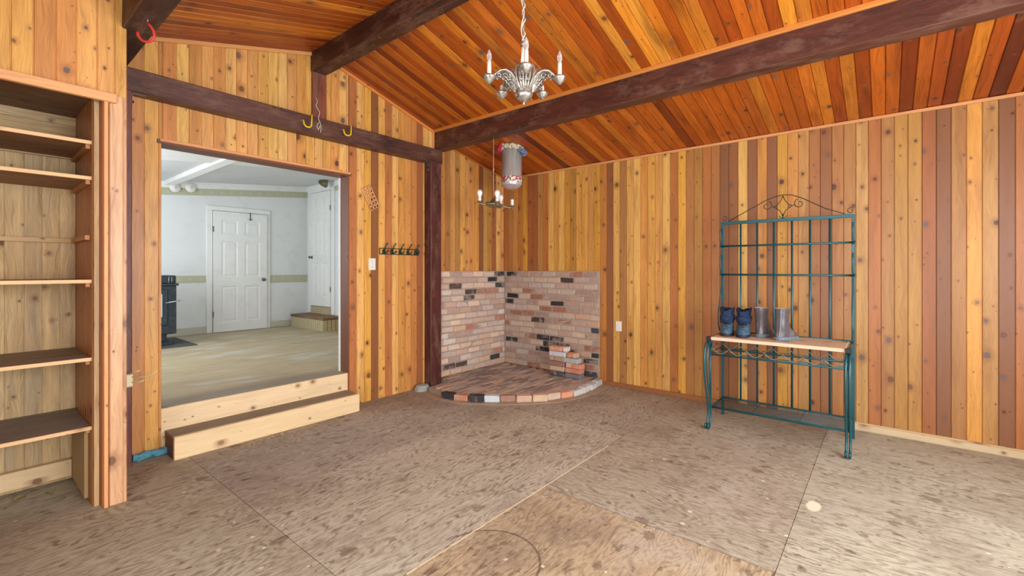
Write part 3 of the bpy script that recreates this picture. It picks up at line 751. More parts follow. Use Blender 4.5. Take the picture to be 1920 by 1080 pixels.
def sloped(name, x0, x1, y0, y1, th, m, up=0.0):
    mb = MB(); a, b = zu(x0)+up, zu(x1)+up
    P = [(x0, y0, a-th), (x1, y0, b-th), (x1, y1, b-th), (x0, y1, a-th), (x0, y0, a), (x1, y0, b), (x1, y1, b), (x0, y1, a)]
    for f in ((0, 3, 2, 1), (4, 5, 6, 7), (0, 1, 5, 4), (1, 2, 6, 5), (2, 3, 7, 6), (3, 0, 4, 7)):
        mb.face([P[i] for i in f], [(P[i][2]*0+(0 if i < 4 else 1), P[i][0]+P[i][1]) for i in f])
    return mb.build(name, m)
struct(sloped('trim_11', UXL, UXR, UYB-.03, UYB, .10, M['white_paint']))
struct(sloped('trim_12', UXL, UXR, UYB-.006, UYB, .11, M['border'], up=-.10))
struct(sloped('trim_13', UXL, UXR, 5.6, 6.55, .035, M['white_paint']))
mb = MB(); mb.box(UXR-.03, UXR, UY0+.02, UYB-.03, zu(UXR)-.1, zu(UXR)-.005); struct(mb.build('trim_14', M['white_paint']))
mb = MB(); mb.box(2.03, 2.155, UY0+.02, UYB-.03, 2.70, 2.765, c=.004)
tag(mb.build('painted_beam', M['white_paint']), 'white painted ceiling beam in the room beyond the opening', 'beam')
# dado borders and base boards
def wpstrip(name, pts):
    mb = MB(); (a, b) = pts; L = (Vector(b[:2])-Vector(a[:2])).length
    mb.face([(a[0], a[1], a[2]), (b[0], b[1], a[2]), (b[0], b[1], b[2]), (a[0], a[1], b[2])], [(0, 0), (0, L), (1, L), (1, 0)])
    return struct(mb.build(name, M['border']))
wpstrip('trim_15', [(UXL, UYB-.004, 1.172), (2.60, UYB-.004, 1.288)])
wpstrip('trim_16', [(3.60, UYB-.004, 1.148), (UXR-.003, UYB-.004, 1.285)])
mb = MB(); mb.box(UXL, 2.60, UYB-.02, UYB, UZ, UZ+.115, c=.004); mb.box(3.53, UXR, UYB-.02, UYB, UZ, UZ+.115, c=.004)
struct(mb.build('baseboard_upper', plain('beige_base', (198, 194, 176), .7, var=.08, scale=10, dirt=(150, 140, 116), dirtamt=.4)))

def panel_door(name, w, h, th, loc, rotz, hinge_left=True, knob='right'):
    """six-panel door leaf, front faces local -y, origin bottom-left"""
    e = bpy.data.objects.new(name, None); COL.objects.link(e); e.location = loc; e.rotation_euler = (0, 0, rotz); e['_w'] = (0, 0, 0); struct(e)
    mb = MB(); st_, mid = w*.14, w*.13; pw = (w-2*st_-mid)/2
    xs = [(st_, st_+pw), (w-st_-pw, w-st_)]
    zs = [(h*.08, h*.38), (h*.455, h*.755), (h*.81, h*.93)]
    gx = [0, xs[0][0], xs[0][1], xs[1][0], xs[1][1], w]; gz = [0, zs[0][0], zs[0][1], zs[1][0], zs[1][1], zs[2][0], zs[2][1], h]
    for i in range(5):
        for j in range(7):
            x0, x1, z0, z1 = gx[i], gx[i+1], gz[j], gz[j+1]
            if i in (1, 3) and j in (1, 3, 5):
                lv = [(0, 0), (.014, .009), (.03, .009), (.048, .002)]
                for k in range(3):
                    (a, d0), (b, d1) = lv[k], lv[k+1]
                    o = [(x0+a, d0, z0+a), (x1-a, d0, z0+a), (x1-a, d0, z1-a), (x0+a, d0, z1-a)]
                    n = [(x0+b, d1, z0+b), (x1-b, d1, z0+b), (x1-b, d1, z1-b), (x0+b, d1, z1-b)]
                    for q in range(4): mb.face([o[q], o[(q+1) % 4], n[(q+1) % 4], n[q]])
                mb.face(n)
            else: mb.face([(x0, 0, z0), (x1, 0, z0), (x1, 0, z1), (x0, 0, z1)])
    mb.face([(0, 0, 0), (0, 0, h), (0, th, h), (0, th, 0)]); mb.face([(w, 0, h), (w, 0, 0), (w, th, 0), (w, th, h)])
    mb.face([(0, 0, h), (w, 0, h), (w, th, h), (0, th, h)]); mb.face([(0, th, 0), (0, th, h), (w, th, h), (w, th, 0)])
    mb.build('door_leaf', M['white_paint'], e)
    kx = w-.06 if knob == 'right' else .06
    mb = MB(); rot = Matrix.Translation((kx, 0, h*.43)) @ Matrix.Rotation(pi/2, 4, 'X')
    mb.lathe([(.028, 0), (.03, .006), (.012, .01), (.011, .03), (.024, .038), (.028, .05), (.022, .062), (.0, .066)], n=16, mat=rot, cap1=False)
    lab(mb.build('door_knob', M['steel'], e), 'metal door knob')
    for hz in (.15, .85):
        mb = MB(); hx = -.004 if knob == 'right' else w+.004
        mb.tube([(hx, -.004, h*hz-.045), (hx, -.004, h*hz+.045)], .007, 8); mb.build('hinge', M['steel'], e)
    return e
panel_door('door_1', .84, 2.02, .035, (2.69, UYB-.058, UZ+.006), 0, knob='right')
mb = MB()
for (x0, x1, z0, z1) in ((2.60, 2.685, UZ, 2.371), (3.535, 3.60, UZ, 2.371), (2.60, 3.60, 2.372, 2.45)): mb.box(x0, x1, UYB-.03, UYB, z0, z1, c=.006)
struct(mb.build('trim_17', M['white_paint']))
# narrow door in the side wall, raised on a tiled step
panel_door('door_2', .72, 2.11, .03, (UXR-.034, 8.46, .71), -pi/2, knob='left')
mb = MB()
for (y0, y1, z0, z1) in ((8.47, 8.56, .57, 2.829), (7.63, 7.73, .57, 2.829), (7.63, 8.56, 2.83, 2.92)): mb.box(UXR-.028, UXR, y0, y1, z0, z1, c=.005)
struct(mb.build('trim_18', M['white_paint']))
mb = MB(); mb.box(UXR-.03, UXR, 7.74, 8.46, .54, .70)
m_ = mb; tl_ = MB()
tl_.face([(UXR-.031, 8.46, .55), (UXR-.031, 7.74, .55), (UXR-.031, 7.74, .69), (UXR-.031, 8.46, .69)], [(0, 0), (.72, 0), (.72, .16), (0, .16)])
struct(tl_.build('trim_19', M['tile'])); struct(mb.build('trim_20', M['mdf']))
ts = thing('tiled_step', 'low tiled step below the raised narrow white door', 'step', (4.1, 7.9, UZ))
mb = MB(); sx0, sy0, sy1, sz = 3.93, 7.36, 8.52, .52
mb.face([(sx0, sy1, UZ), (sx0, sy0, UZ), (sx0, sy0, sz), (sx0, sy1, sz)], [(0, 0), (sy1-sy0, 0), (sy1-sy0, .2), (0, .2)])
mb.face([(sx0, sy0, UZ), (UXR, sy0, UZ), (UXR, sy0, sz), (sx0, sy0, sz)], [(0, 0), (.37, 0), (.37, .2), (0, .2)])
mb.face([(sx0, sy1, UZ), (sx0, sy1, sz), (UXR, sy1, sz), (UXR, sy1, UZ)], None)
mb.build('tile_front', M['tile'], ts)
mb = MB(); mb.box(sx0-.01, UXR-.002, sy0-.01, sy1+.01, sz, sz+.045, col=(*tl(128, 96, 62), .3), along=1, c=.005); mb.build('step_top', M['step_top'], ts)
mb = MB(); mb.box(UXR-.05, UXR-.002, 6.8, 7.34, UZ, 1.2, col=(*tl(172, 110, 40), .2))
struct(mb.build('trim_22', M['brown_panel']))
# over-the-door hook
mb = MB(); mb.tube([(3.25, UYB-.03, 2.37), (3.25, UYB-.07, 2.372), (3.25, UYB-.072, 2.27), (3.25, UYB-.072, 2.24)], .006, 6)
mb.tube([(3.225, UYB-.075, 2.262), (3.25, UYB-.09, 2.245), (3.278, UYB-.075, 2.262)], .005, 6)
tag(mb.build('door_hook', M['thin_wire']), 'small dark hook hung over the top of the white door', 'hook')
for i, (x, l) in enumerate(((2.165, 'round white smoke detector, left one of the pair near the white beam'), (2.372, 'round white smoke detector, right one of the pair on the wallpaper border'))):
    e = thing('smoke_detector', l, 'smoke detector', (x, UYB-.03, 2.67+.027*i), 'smoke detectors')
    mb = MB(); rot = Matrix.Translation((x, UYB-.03, 2.67+.027*i)) @ Matrix.Rotation(pi/2, 4, 'X')
    mb.lathe([(.072, 0), (.074, .02), (.066, .034), (.0, .036)], n=28, mat=rot, cap1=False); mb.build('housing', M['plastic_white'], e)
    mb = MB(); mb.lathe([(.02, .036), (.018, .042), (.0, .043)], n=14, mat=rot, cap1=False); mb.build('test_button', M['white_ceiling'], e)
# wall lamp on the right wall of the far room
sl = thing('wall_lamp', 'brass spot lamp with glass shade high on the far room wall', 'lamp', (UXR-.02, 7.62, 2.98))
mb = MB(); rot = Matrix.Translation((UXR-.001, 7.62, 2.98)) @ Matrix.Rotation(-pi/2, 4, 'Y')
mb.lathe([(.06, 0), (.062, .01), (.03, .025), (.0, .028)], n=20, mat=rot, cap1=False); mb.build('wall_plate', M['brass'], sl)
mb = MB(); mb.tube([(UXR-.02, 7.62, 2.98), (UXR-.10, 7.62, 3.0), (UXR-.16, 7.66, 2.97)], .011, 8); mb.build('arm', M['brass'], sl)
mb = MB(); rot = Matrix.Translation((UXR-.16, 7.66, 2.97)) @ Matrix.Rotation(math.radians(215), 4, 'Y')
mb.lathe([(.02, -.02), (.045, 0), (.075, .05), (.085, .10)], n=18, mat=rot, cap1=False); mb.build('lamp_shade', M['brass'], sl)
mb = MB(); mb.lathe([(.035, -.05), (.04, -.02), (.046, 0)], n=14, mat=rot); mb.build('socket_cup', M['brass'], sl)
mb = MB(); mb.box(UXR-.006, UXR-.001, 7.40, 7.62, 2.80, 2.9, col=(1, 1, 1, .3)); struct(mb.build('trim_21', M['border']))
# wood stove
sv = thing('wood_stove', 'black cast-iron wood stove at the left edge of the far room', 'stove', (1.6, 7.8, UZ))
mb = MB(); mb.box(1.28, 1.93, 7.6, 8.15, .50, 1.17, c=.01); mb.build('firebox', M['stove'], sv)
mb = MB(); mb.box(1.26, 1.95, 7.57, 8.17, 1.165, 1.195, c=.006); mb.build('ledge', M['stove'], sv)
mb = MB(); mb.box(1.30, 1.93, 7.62, 8.13, 1.195, 1.305, c=.01); mb.build('top_box', M['stove'], sv)
mb = MB(); mb.box(1.36, 1.83, 7.575, 7.602, .62, 1.12, c=.01); dr = mb.build('door', M['stove'], sv)
mb = MB(); mb.box(1.45, 1.76, 7.568, 7.577, .74, 1.06, c=.01); lab(mb.build('glass', plain('stove_glass', (190, 210, 222), .1, var=.1), dr), 'pale reflecting stove glass')
mb = MB(); mb.tube([(1.80, 7.57, .93), (1.86, 7.52, .945), (1.94, 7.47, .965)], .010, 8); lab(mb.build('handle', M['wire_grey'], dr), 'coiled grey metal handle')
mb = MB(); mb.tube([(1.84, 7.60, 1.20), (1.84, 7.59, 1.285), (1.875, 7.59, 1.285), (1.875, 7.60, 1.20)], .006, 6); mb.build('damper_lever', M['wire_grey'], sv)
mb = MB(); mb.box(1.40, 1.84, 7.68, 8.05, .39, .51, c=.01); mb.box(1.34, 1.90, 7.62, 8.12, UZ+.013, .395, c=.006); mb.build('pedestal', M['stove'], sv)
mb = MB(); mb.box(1.0, 2.125, 7.40, 8.45, UZ, UZ+.012, c=.003); tag(mb.build('hearth_mat', M['slate']), 'dark grey hearth mat under the wood stove', 'mat')

# ------------------------------------------------------------------ brick surround in the corner
BR = pal([(196, 156, 132), (186, 142, 118), (204, 160, 130), (178, 132, 110), (190, 150, 134), (210, 168, 138), (170, 124, 106), (182, 148, 128), (198, 150, 118), (160, 118, 100)])
BR = [(min(1, c[0]*1.16), min(1, c[1]*1.32), min(1, c[2]*1.45)) for c in pal([(200, 170, 148), (194, 156, 134), (208, 172, 144), (186, 148, 126), (198, 166, 150), (212, 178, 150), (178, 142, 126), (190, 162, 144), (204, 160, 128), (172, 136, 118)])]
DKB = pal([(58, 56, 58), (70, 66, 66), (92, 74, 66), (84, 82, 84)]); WHB = pal([(222, 210, 198), (214, 200, 188)]); RDB = pal([(186, 128, 106), (174, 124, 102)])
def brick_tone(r, dark=.085, white=.035, red=.06):
    x = r.random()
    p = DKB if x < dark else WHB if x < dark+white else RDB if x < dark+white+red else BR
    return (*r.choice(p), r.random())
def brick_panel(label, loc, tw, axis, a0, a1, face, back, seed, top=1.372):
    mb = MB(); r = random.Random(seed); n = 17; z0 = .071; sur = thing('brick_surround', label, 'brick surround', loc); ph = (top-z0)/n; L = .212; g = .011
    lo, hi = min(face, back), max(face, back)
    for i in range(n):
        off = -(i % 2)*L/2 + r.uniform(-.035, .035); a = a0+off
        while a < a1-.01:
            b = a+L+r.uniform(-.012, .012); s, e = max(a, a0), min(b, a1)
            if e-s > .03:
                z = z0+i*ph; out = r.uniform(-.004, .004); zz = r.uniform(-.002, .002)
                f0 = face+out if face < back else face-out
                A, B = (f0, back) if face < back else (back, f0)
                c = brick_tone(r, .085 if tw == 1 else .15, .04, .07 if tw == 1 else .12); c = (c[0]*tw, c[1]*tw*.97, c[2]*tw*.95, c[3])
                e_ = e-(g if e == b or True else 0)
                if axis == 'x': mb.box(s, e_, A, B, z+zz, z+ph-g+zz, col=c, c=.007, jit=.004)
                else: mb.box(A, B, s, e_, z+zz, z+ph-g+zz, col=c, c=.007, jit=.004)
            a = b
    mo = MB()
    m0 = face+.006; 
    if axis == 'x': mo.box(a0, a1, m0, back, z0, top-.004)
    else: mo.box(m0, back, a0, a1, z0, top-.004)
    mb.build('brickwork', M['brick'], sur); mo.build('mortar', M['mortar'], sur)
brick_panel('old brick stove surround on the back wall, right beside the dark post', (4.3, 4.2, .071), 1, 'x', 3.676, XR-.004, YB-.029, YB-.002, 5)
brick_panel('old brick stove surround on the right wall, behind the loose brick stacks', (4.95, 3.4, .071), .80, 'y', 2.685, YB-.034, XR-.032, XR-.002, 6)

# hearth
HP = [(3.69, 4.085), (3.36, 4.02), (3.30, 3.70), (3.355, 3.42), (3.545, 3.13), (3.77, 2.885), (4.0, 2.70), (4.25, 2.62), (4.48, 2.585), (4.93, 2.62), (4.962, 2.66), (4.962, 4.215), (3.69, 4.215)]
hth = thing('brick_hearth', 'low curved hearth of worn brown brick paving on the floor', 'hearth', (4.2, 3.4, 0))
mb = MB(); mb.prism([(4.3+(x-4.3)*.965, 3.55+(y-3.55)*.965) for x, y in HP], .0, .050); mb.build('mortar_base', M['mortar'], hth)
def inpoly(x, y, P):
    c = False; n = len(P)
    for i in range(n):
        x1, y1 = P[i]; x2, y2 = P[(i+1) % n]
        if (y1 > y) != (y2 > y) and x < (x2-x1)*(y-y1)/(y2-y1)+x1: c = not c
    return c
mb = MB(); r = random.Random(12); y = 4.195
PAV = pal([(178, 158, 144), (160, 142, 132), (188, 162, 144), (148, 132, 124), (182, 168, 156), (138, 122, 114), (194, 166, 142)])
j = 0
while y > 2.6:
    x = 3.25 + (j % 2)*.1 + r.uniform(-.02, .02)
    while x < XR-.03:
        L = .205; x1 = min(x+L-.006, XR-.034)
        # clip both ends to a slightly inset outline
        s, e = x, x1
        if y > 4.02 and s < 3.70: s = 3.70
        while s < e and not (inpoly(s-.05, y, HP) and inpoly(s-.03, y-.075, HP) and inpoly(s-.03, y+.01, HP+[])) : s += .02
        while e > s and not (inpoly(e-.02, y-.075, HP)): e -= .02
        if e-s > .04: mb.box(s, e, y-.052, y, .03, .066+r.uniform(-.003, .003), col=(*r.choice(PAV), r.random()), c=.004, jit=.002)
        x += L
    y -= .0575; j += 1
mb.build('brick_paving', M['brick_floor'], hth)
# rim bricks following the curved front
RIM = pal([(60, 54, 56), (196, 134, 104), (62, 56, 58), (204, 212, 214), (164, 126, 108), (206, 170, 146), (214, 180, 146), (206, 178, 156), (222, 156, 118), (206, 204, 198), (210, 212, 210), (206, 210, 210), (200, 204, 204)])
path = HP[2:10]; seg = []; tot = 0
for a, b in zip(path[:-1], path[1:]):
    l = math.hypot(b[0]-a[0], b[1]-a[1]); seg.append((tot, l, a, b)); tot += l
def at(s):
    for (t, l, a, b) in seg:
        if s <= t+l+1e-6: f = (s-t)/l; return Vector((a[0]+(b[0]-a[0])*f, a[1]+(b[1]-a[1])*f, 0))
    return Vector((*path[-1], 0))
mb = MB(); n = 13; s = 0.0; r = random.Random(3)
for i in range(n):
    L = tot/n; p0 = at(s); p1 = at(min(tot, s+L)); t = (p1-p0).normalized(); nrm = Vector((-t.y, t.x, 0))
    m4 = Matrix(((t.x, nrm.x, 0, p0.x), (t.y, nrm.y, 0, p0.y), (0, 0, 1, 0), (0, 0, 0, 1)))
    m4 = m4 @ Matrix.Rotation(r.uniform(-.09, .09), 4, 'Z')
    mb.box(.004, L-.006, -.002+r.uniform(-.012, .012), .085, .004, .070+r.uniform(-.004, .004), col=(*RIM[i], r.random()), c=.007, jit=.003, mat=m4)
    s += L
mb.build('rim_bricks', M['brick'], hth)
mb = MB(); rows = []
sk = [(p[0], p[1]) for p in [(3.34, 4.0), (3.28, 3.95), (3.24, 3.72), (3.30, 3.38), (3.50, 3.07), (3.74, 2.82), (3.98, 2.63), (4.25, 2.54), (4.5, 2.50), (4.95, 2.53)]]
mb.prism(sk+[(4.95, 2.9), (4.2, 3.3), (3.5, 4.0)], 0.0, .004)
mb.build('mortar_skirt', plain('dusty_mortar_smear', (172, 152, 128), .95, var=.15, scale=14, bump=.3), hth)
mb = MB(); rows = []
for (rr, z) in ((.115, 0), (.105, .03), (.08, .06), (.0, .068)):
    rows.append([(3.40+rr*.85*cos(a*pi/8)*(1+.2*mnoise.noise(Vector((a*1.3, z*9, 1)))), 4.13+rr*.75*sin(a*pi/8)*(1+.2*mnoise.noise(Vector((a, z*9, 4)))), z) for a in range(16)])
mb.grid(rows, closed=True, smooth=False)
tag(mb.build('concrete_lump', M['concrete']), 'grey-green lump of concrete at the foot of the dark post', 'concrete')

# loose stacked bricks: x, y0, y1, z level, rot, colour, label
LB = [(4.715, 3.045, 3.25, 0, 1, (84, 80, 84), 'charcoal-grey loose brick at the bottom of the taller stack'),
      (4.710, 3.040, 3.25, 1, -1, (206, 176, 144), 'tan brick with white mortar stain, second from bottom of the taller stack'),
      (4.712, 3.042, 3.265, 2, 2, (150, 112, 100), 'dull brown-pink brick, third up in the taller stack'),
      (4.722, 3.205, 3.268, 3, 0, (190, 150, 130), 'small pale half brick at the left, fourth course of the taller stack'),
      (4.716, 3.060, 3.195, 3, -2, (184, 146, 116), 'mortar-smeared tan half brick, fourth course of the taller stack'),
      (4.708, 3.030, 3.262, 4, 1, (206, 208, 210), 'whitish grey brick just under the top of the taller stack'),
      (4.714, 3.085, 3.265, 5, -2, (220, 162, 132), 'orange-pink brick on top of the taller stack'),
      (4.735, 3.025, 3.078, 5, 3, (226, 216, 206), 'small white brick chip on top beside the orange-pink brick'),
      (4.708, 2.815, 3.030, 0, -1, (120, 118, 124), 'dark grey brick at the bottom of the shorter stack'),
      (4.712, 2.812, 3.030, 1, 1, (208, 134, 104), 'bright orange brick, second from bottom of the shorter stack'),
      (4.716, 2.93, 3.022, 2, 3, (224, 176, 150), 'pale pink half brick, left in the third course of the shorter stack'),
      (4.700, 2.80, 2.922, 2, -3, (214, 146, 116), 'orange rounded half brick, right in the third course of the shorter stack'),
      (4.712, 2.85, 3.060, 3, -2, (176, 182, 180), 'pale grey brick near the top of the shorter stack'),
      (4.730, 2.96, 3.020, 4, 4, (206, 128, 78), 'small orange brick piece on top of the shorter stack'),
      (4.730, 2.895, 2.948, 4, -4, (206, 168, 140), 'small tan brick piece beside the orange piece on the shorter stack')]
for (x, y0, y1, lv, rot, c, l) in LB:
    z = .0695+lv*.0605; cy = (y0+y1)/2
    m4 = Matrix.Translation((x+.05, cy, z)) @ Matrix.Rotation(math.radians(rot), 4, 'Z')
    mb = MB(); mb.box(-.05, .05, -(y1-y0)/2, (y1-y0)/2, .0015, .0590, col=(*tl(*c), R.random()), c=.006, jit=.0012, mat=m4)
    tag(mb.build('loose_brick', M['brick'], loc=(x+.05, cy, z)), l, 'brick', 'loose bricks stacked on the hearth')

# ------------------------------------------------------------------ small fittings on the back wall
def plate(name, label, axis, c, w_, h_, kind):
    e = thing(name, label, kind, c); x, y, z = c
    mb = MB()
    if axis == 'y':
        mb.box(x-w_/2, x+w_/2, y-.007, y, z-h_/2, z+h_/2, c=.003); mb.build('cover_plate', M['plastic_white'], e)
        mb = MB(); mb.box(x-.006, x+.006, y-.016, y-.006, z-.012, z+.012, c=.002); mb.build('toggle', M['plastic_white'], e)
        for dz in (-.03, .03):
            mb = MB(); mb.tube([(x, y-.009, z+dz), (x, y-.006, z+dz)], .004, 8); mb.build('screw', M['steel'], e)
    else:
        mb.box(x-.007, x, y-w_/2, y+w_/2, z-h_/2, z+h_/2, c=.003); mb.build('cover_plate', M['plastic_white'], e)
        for dz in (-.02, .02):
            mb = MB(); mb.box(x-.009, x-.006, y-.016, y+.016, z+dz-.013, z+dz+.013, c=.001); mb.build('socket', M['candle'], e)
plate('light_switch', 'white light switch plate on the boards beside the wide opening', 'y', (2.797, YB-.001, 1.445), .085, .125, 'switch')
plate('wall_outlet', 'white wall outlet on the right wall beside the brick surround', 'x', (XR-.001, 2.438, .717), .075, .118, 'outlet')

hr = thing('coat_hook_rack', 'dark green metal rail with five coat hooks on boarded wall', 'hook rack', (3.146, YB-.02, 1.58))
mb = MB(); y = YB-.014
for z in (1.556, 1.618): mb.tube([(2.886, y, z), (3.407, y, z)], .0045, 6)
for x in (2.886, 3.407): mb.tube([(x, y, 1.553), (x, y, 1.621)], .0045, 6)
mb.build('rail_frame', M['dark_green'], hr)
for i in range(5):
    x = 2.935+.108*i; mb = MB()
    mb.tube([(x, y, 1.56), (x, y-.012, 1.60), (x+.004, y-.03, 1.64), (x+.014, y-.052, 1.675)], [.009, .008, .006, .007], 8)
    mb.tube([(x, y-.004, 1.59), (x, y-.025, 1.565), (x+.006, y-.05, 1.57), (x+.01, y-.058, 1.595)], [.008, .008, .007, .008], 8)
    mb.lathe([(.012, 1.552), (.016, 1.575), (.012, 1.605)], c=(x, y-.002), n=10)
    mb.build('hook', M['dark_green'], hr)
mb = MB(); mb.tube([(2.985, y-.008, 1.594), (3.01, y-.012, 1.592)], .010, 8); lab(mb.build('tag', M['red'], hr), 'small red tag')
# woven mat hanging askew
mb = MB(); c = Vector((2.775, YB-.012, 2.147)); rot = math.radians(36); L_, W_ = .25, .115
def wp(a, b, d=0): return c + Vector((a*cos(rot)+b*sin(rot), d, -a*sin(rot)+b*cos(rot)))*1.0
ax_ = Vector((.0, 0, 0))
rot = math.radians(-62)
def wp(a, b, d=0):
    return c + Vector((a*cos(rot)-b*sin(rot), d, a*sin(rot)+b*cos(rot)))
mb.tube([wp(-L_/2, -W_/2), wp(L_/2, -W_/2), wp(L_/2, W_/2), wp(-L_/2, W_/2)], .005, 6, closed=True)
for i in range(6):
    for k in range(3):
        a = -L_/2+L_*(i+.5)/6; b = -W_/2+W_*(k+.5)/3; rr = .019
        mb.tube([wp(a+rr*cos(q*pi/5), b+rr*sin(q*pi/5), -.003*(k % 2)) for q in range(10)], .0042, 5, closed=True)
tag(mb.build('woven_trivet', M['netting']), 'small tan woven straw lattice hanging askew on the boards', 'trivet')

def hook_u(name, label, mat, pts, rad, cat='hook', tips=True):
    e = thing(name, label, cat, pts[0]); mb = MB(); mb.tube(pts, rad, 10); mb.build('hook_rod', mat, e)
    mb = MB(); a = Vector(pts[0]); b = Vector(pts[1]); mb.tube([a, a-(b-a).normalized()*.012], rad*1.8, 10); mb.build('screw_collar', M['steel'], e)
yb = 4.094
hook_u('utility_hook', 'yellow utility hook on the lintel beam, left of the hanging string', M['yellow'], [(1.975, yb, 2.735), (1.975, yb-.05, 2.73), (1.975, yb-.06, 2.695), (1.99, yb-.065, 2.675), (2.02, yb-.07, 2.673), (2.035, yb-.075, 2.69), (2.038, yb-.08, 2.79)], .0065)
hook_u('utility_hook', 'yellow utility hook on the lintel beam, right of the hanging string', M['yellow'], [(2.368, yb, 2.745), (2.368, yb-.05, 2.74), (2.368, yb-.06, 2.705), (2.38, yb-.065, 2.688), (2.41, yb-.07, 2.686), (2.428, yb-.075, 2.70), (2.43, yb-.08, 2.79)], .0065)
z = 2.832
rh = thing('utility_hook', 'red rubber-coated hook screwed under the far left ceiling beam', 'hook', (.68, 3.27, z))
mb = MB(); hp = []
for (a, b) in ((258, 60), (258.5, 65), (262, 71), (267, 76), (274, 78.5), (281, 78), (287, 74), (289.5, 67), (288, 58), (283, 50), (277, 43)):
    l = (a-960)/853.33*2.6; hp.append((.7732*2.6+.6342*l, .6342*2.6-.7732*l, 1.39+(505-b)/853.33*2.6))
mb.tube(hp, .0075, 10); mb.build('hook_rod', M['red'], rh)
mb = MB(); mb.tube([hp[-1], (hp[-1][0], hp[-1][1], 2.834)], .005, 8); mb.build('screw_shank', M['steel'], rh)
# string hanging from a nail above the lintel
mb = MB(); pts = []
for i in range(14):
    t = i/13; pts.append((2.158+.012*sin(i*1.3)-.012*t, YB-.04-.09*min(1, t*1.6), 3.02-.33*t))
mb.tube(pts, .003, 6)
mb.tube([(2.15, 4.085, 2.77), (2.125, 4.083, 2.74), (2.12, 4.083, 2.70)], .003, 6); mb.tube([(2.15, 4.085, 2.77), (2.16, 4.083, 2.72), (2.155, 4.083, 2.67)], .003, 6)
tag(mb.build('hanging_string', M['rope']), 'frayed white string hanging over the lintel beam', 'string')
# angle brackets
def bracket(label, x, sgn, zt):
    e = thing('angle_bracket', label, 'bracket', (x, 4.15, zt))
    mb = MB(); y0, y1 = 4.125, 4.165
    a, b = (x, x+.085) if sgn > 0 else (x-.085, x); mb.box(a, b, y0, y1, zt-.004, zt)
    a, b = (x, x+.005) if sgn > 0 else (x-.005, x); mb.box(a, b, y0, y1, zt-.10, zt); mb.build('plate', M['steel'], e)
    mb = MB(); x2 = x+sgn*.004; mb.tube([(x2, 4.145, zt-.06), (x2+sgn*.012, 4.145, zt-.06)], .009, 8); mb.build('bolt', M['black'], e)
bracket('grey steel angle bracket under the left end of the lintel beam', .783, 1, 2.644)
bracket('black steel angle bracket where lintel beam meets the dark red post', 3.507, -1, 2.644)
# cream antler hook low on the pier
ah = thing('plastic_hook', 'cream plastic multi-prong hook low on the narrow post edge', 'hook', (.765, 4.098, .62))
mb = MB(); mb.box(.742, .785, 4.085, 4.099, .565, .655, c=.006); mb.build('base', M['cream'], ah)
for (dz, pts) in ((0, [(.745, 4.088, .672), (.775, 4.04, .672), (.80, 3.99, .69)]), (0, [(.775, 4.088, .635), (.83, 4.05, .632), (.875, 4.02, .645), (.90, 4.0, .668)]), (0, [(.775, 4.088, .598), (.81, 4.06, .595), (.835, 4.04, .608)])):
    mb = MB(); mb.tube(pts, .004, 6); mb.build('prong', M['cream'], ah)

# ------------------------------------------------------------------ duct pipe
px_, py_ = 4.25, 3.49
dp = thing('stove_duct', 'shiny galvanised duct stub hanging from the ceiling above the hearth', 'duct', (px_, py_, 2.36))
mb = MB(); rad = .122
mb.lathe([(rad, 2.40), (rad, 2.46), (rad+.003, 2.463), (rad, 2.466), (rad, 2.84)], c=(px_, py_), n=40, cap0=False); mb.build('pipe', M['duct'], dp)
mb = MB(); mb.lathe([(rad+.004, 2.43), (rad+.005, 2.48), (rad+.005, 2.50), (rad+.001, 2.502)], c=(px_, py_), n=40, cap0=False, cap1=False); lab(mb.build('tape_band', M['sticker'], dp), 'printed coloured tape band')
mb = MB(); mb.lathe([(rad+.002, 2.44), (rad-.004, 2.415), (rad*.85, 2.385), (rad*.55, 2.362), (rad*.2, 2.352), (0, 2.35)], c=(px_, py_), n=40, cap0=False, cap1=False,
                    mod=lambda a, z: 1+.05*mnoise.noise(Vector((cos(a)*3, sin(a)*3, z*40)))); lab(mb.build('plastic_bag', M['bag'], dp), 'clear plastic bag closing the duct')
def fluff(name, a0, a1, rr, zz, mat, n, lbl, size=.014):
    mb = MB(); r = random.Random(int(a0*100)+5)
    for i in range(n):
        a = math.radians(r.uniform(a0, a1)); q = rr+r.uniform(-.012, .02); x, y = px_+q*cos(a), py_+q*sin(a)
        z = zz+.222*(px_-x)*1.0+r.uniform(-.045, .0); s = size*r.uniform(.5, 1.2)
        rows = []
        for k in range(5):
            ph = pi*k/4; rows.append([(x+s*sin(ph)*cos(b*pi/3)*(1+.4*r.random()), y+s*sin(ph)*sin(b*pi/3)*(1+.4*r.random()), z+s*cos(ph)) for b in range(6)])
        mb.grid(rows, closed=True, smooth=False)
    o = mb.build(name, mat, dp); lab(o, lbl); o['kind'] = 'stuff'
fluff('mineral_wool', 0, 360, .128, 2.852, M['fluff'], 330, 'cream mineral wool collar')
fluff('pink_insulation', 100, 170, .155, 2.835, M['pink_rag'], 70, 'pink insulation tufts on the left')
fluff('blue_scrap', 255, 315, .155, 2.825, M['blue_rag'], 60, 'blue and pink scrap on the right', .017)

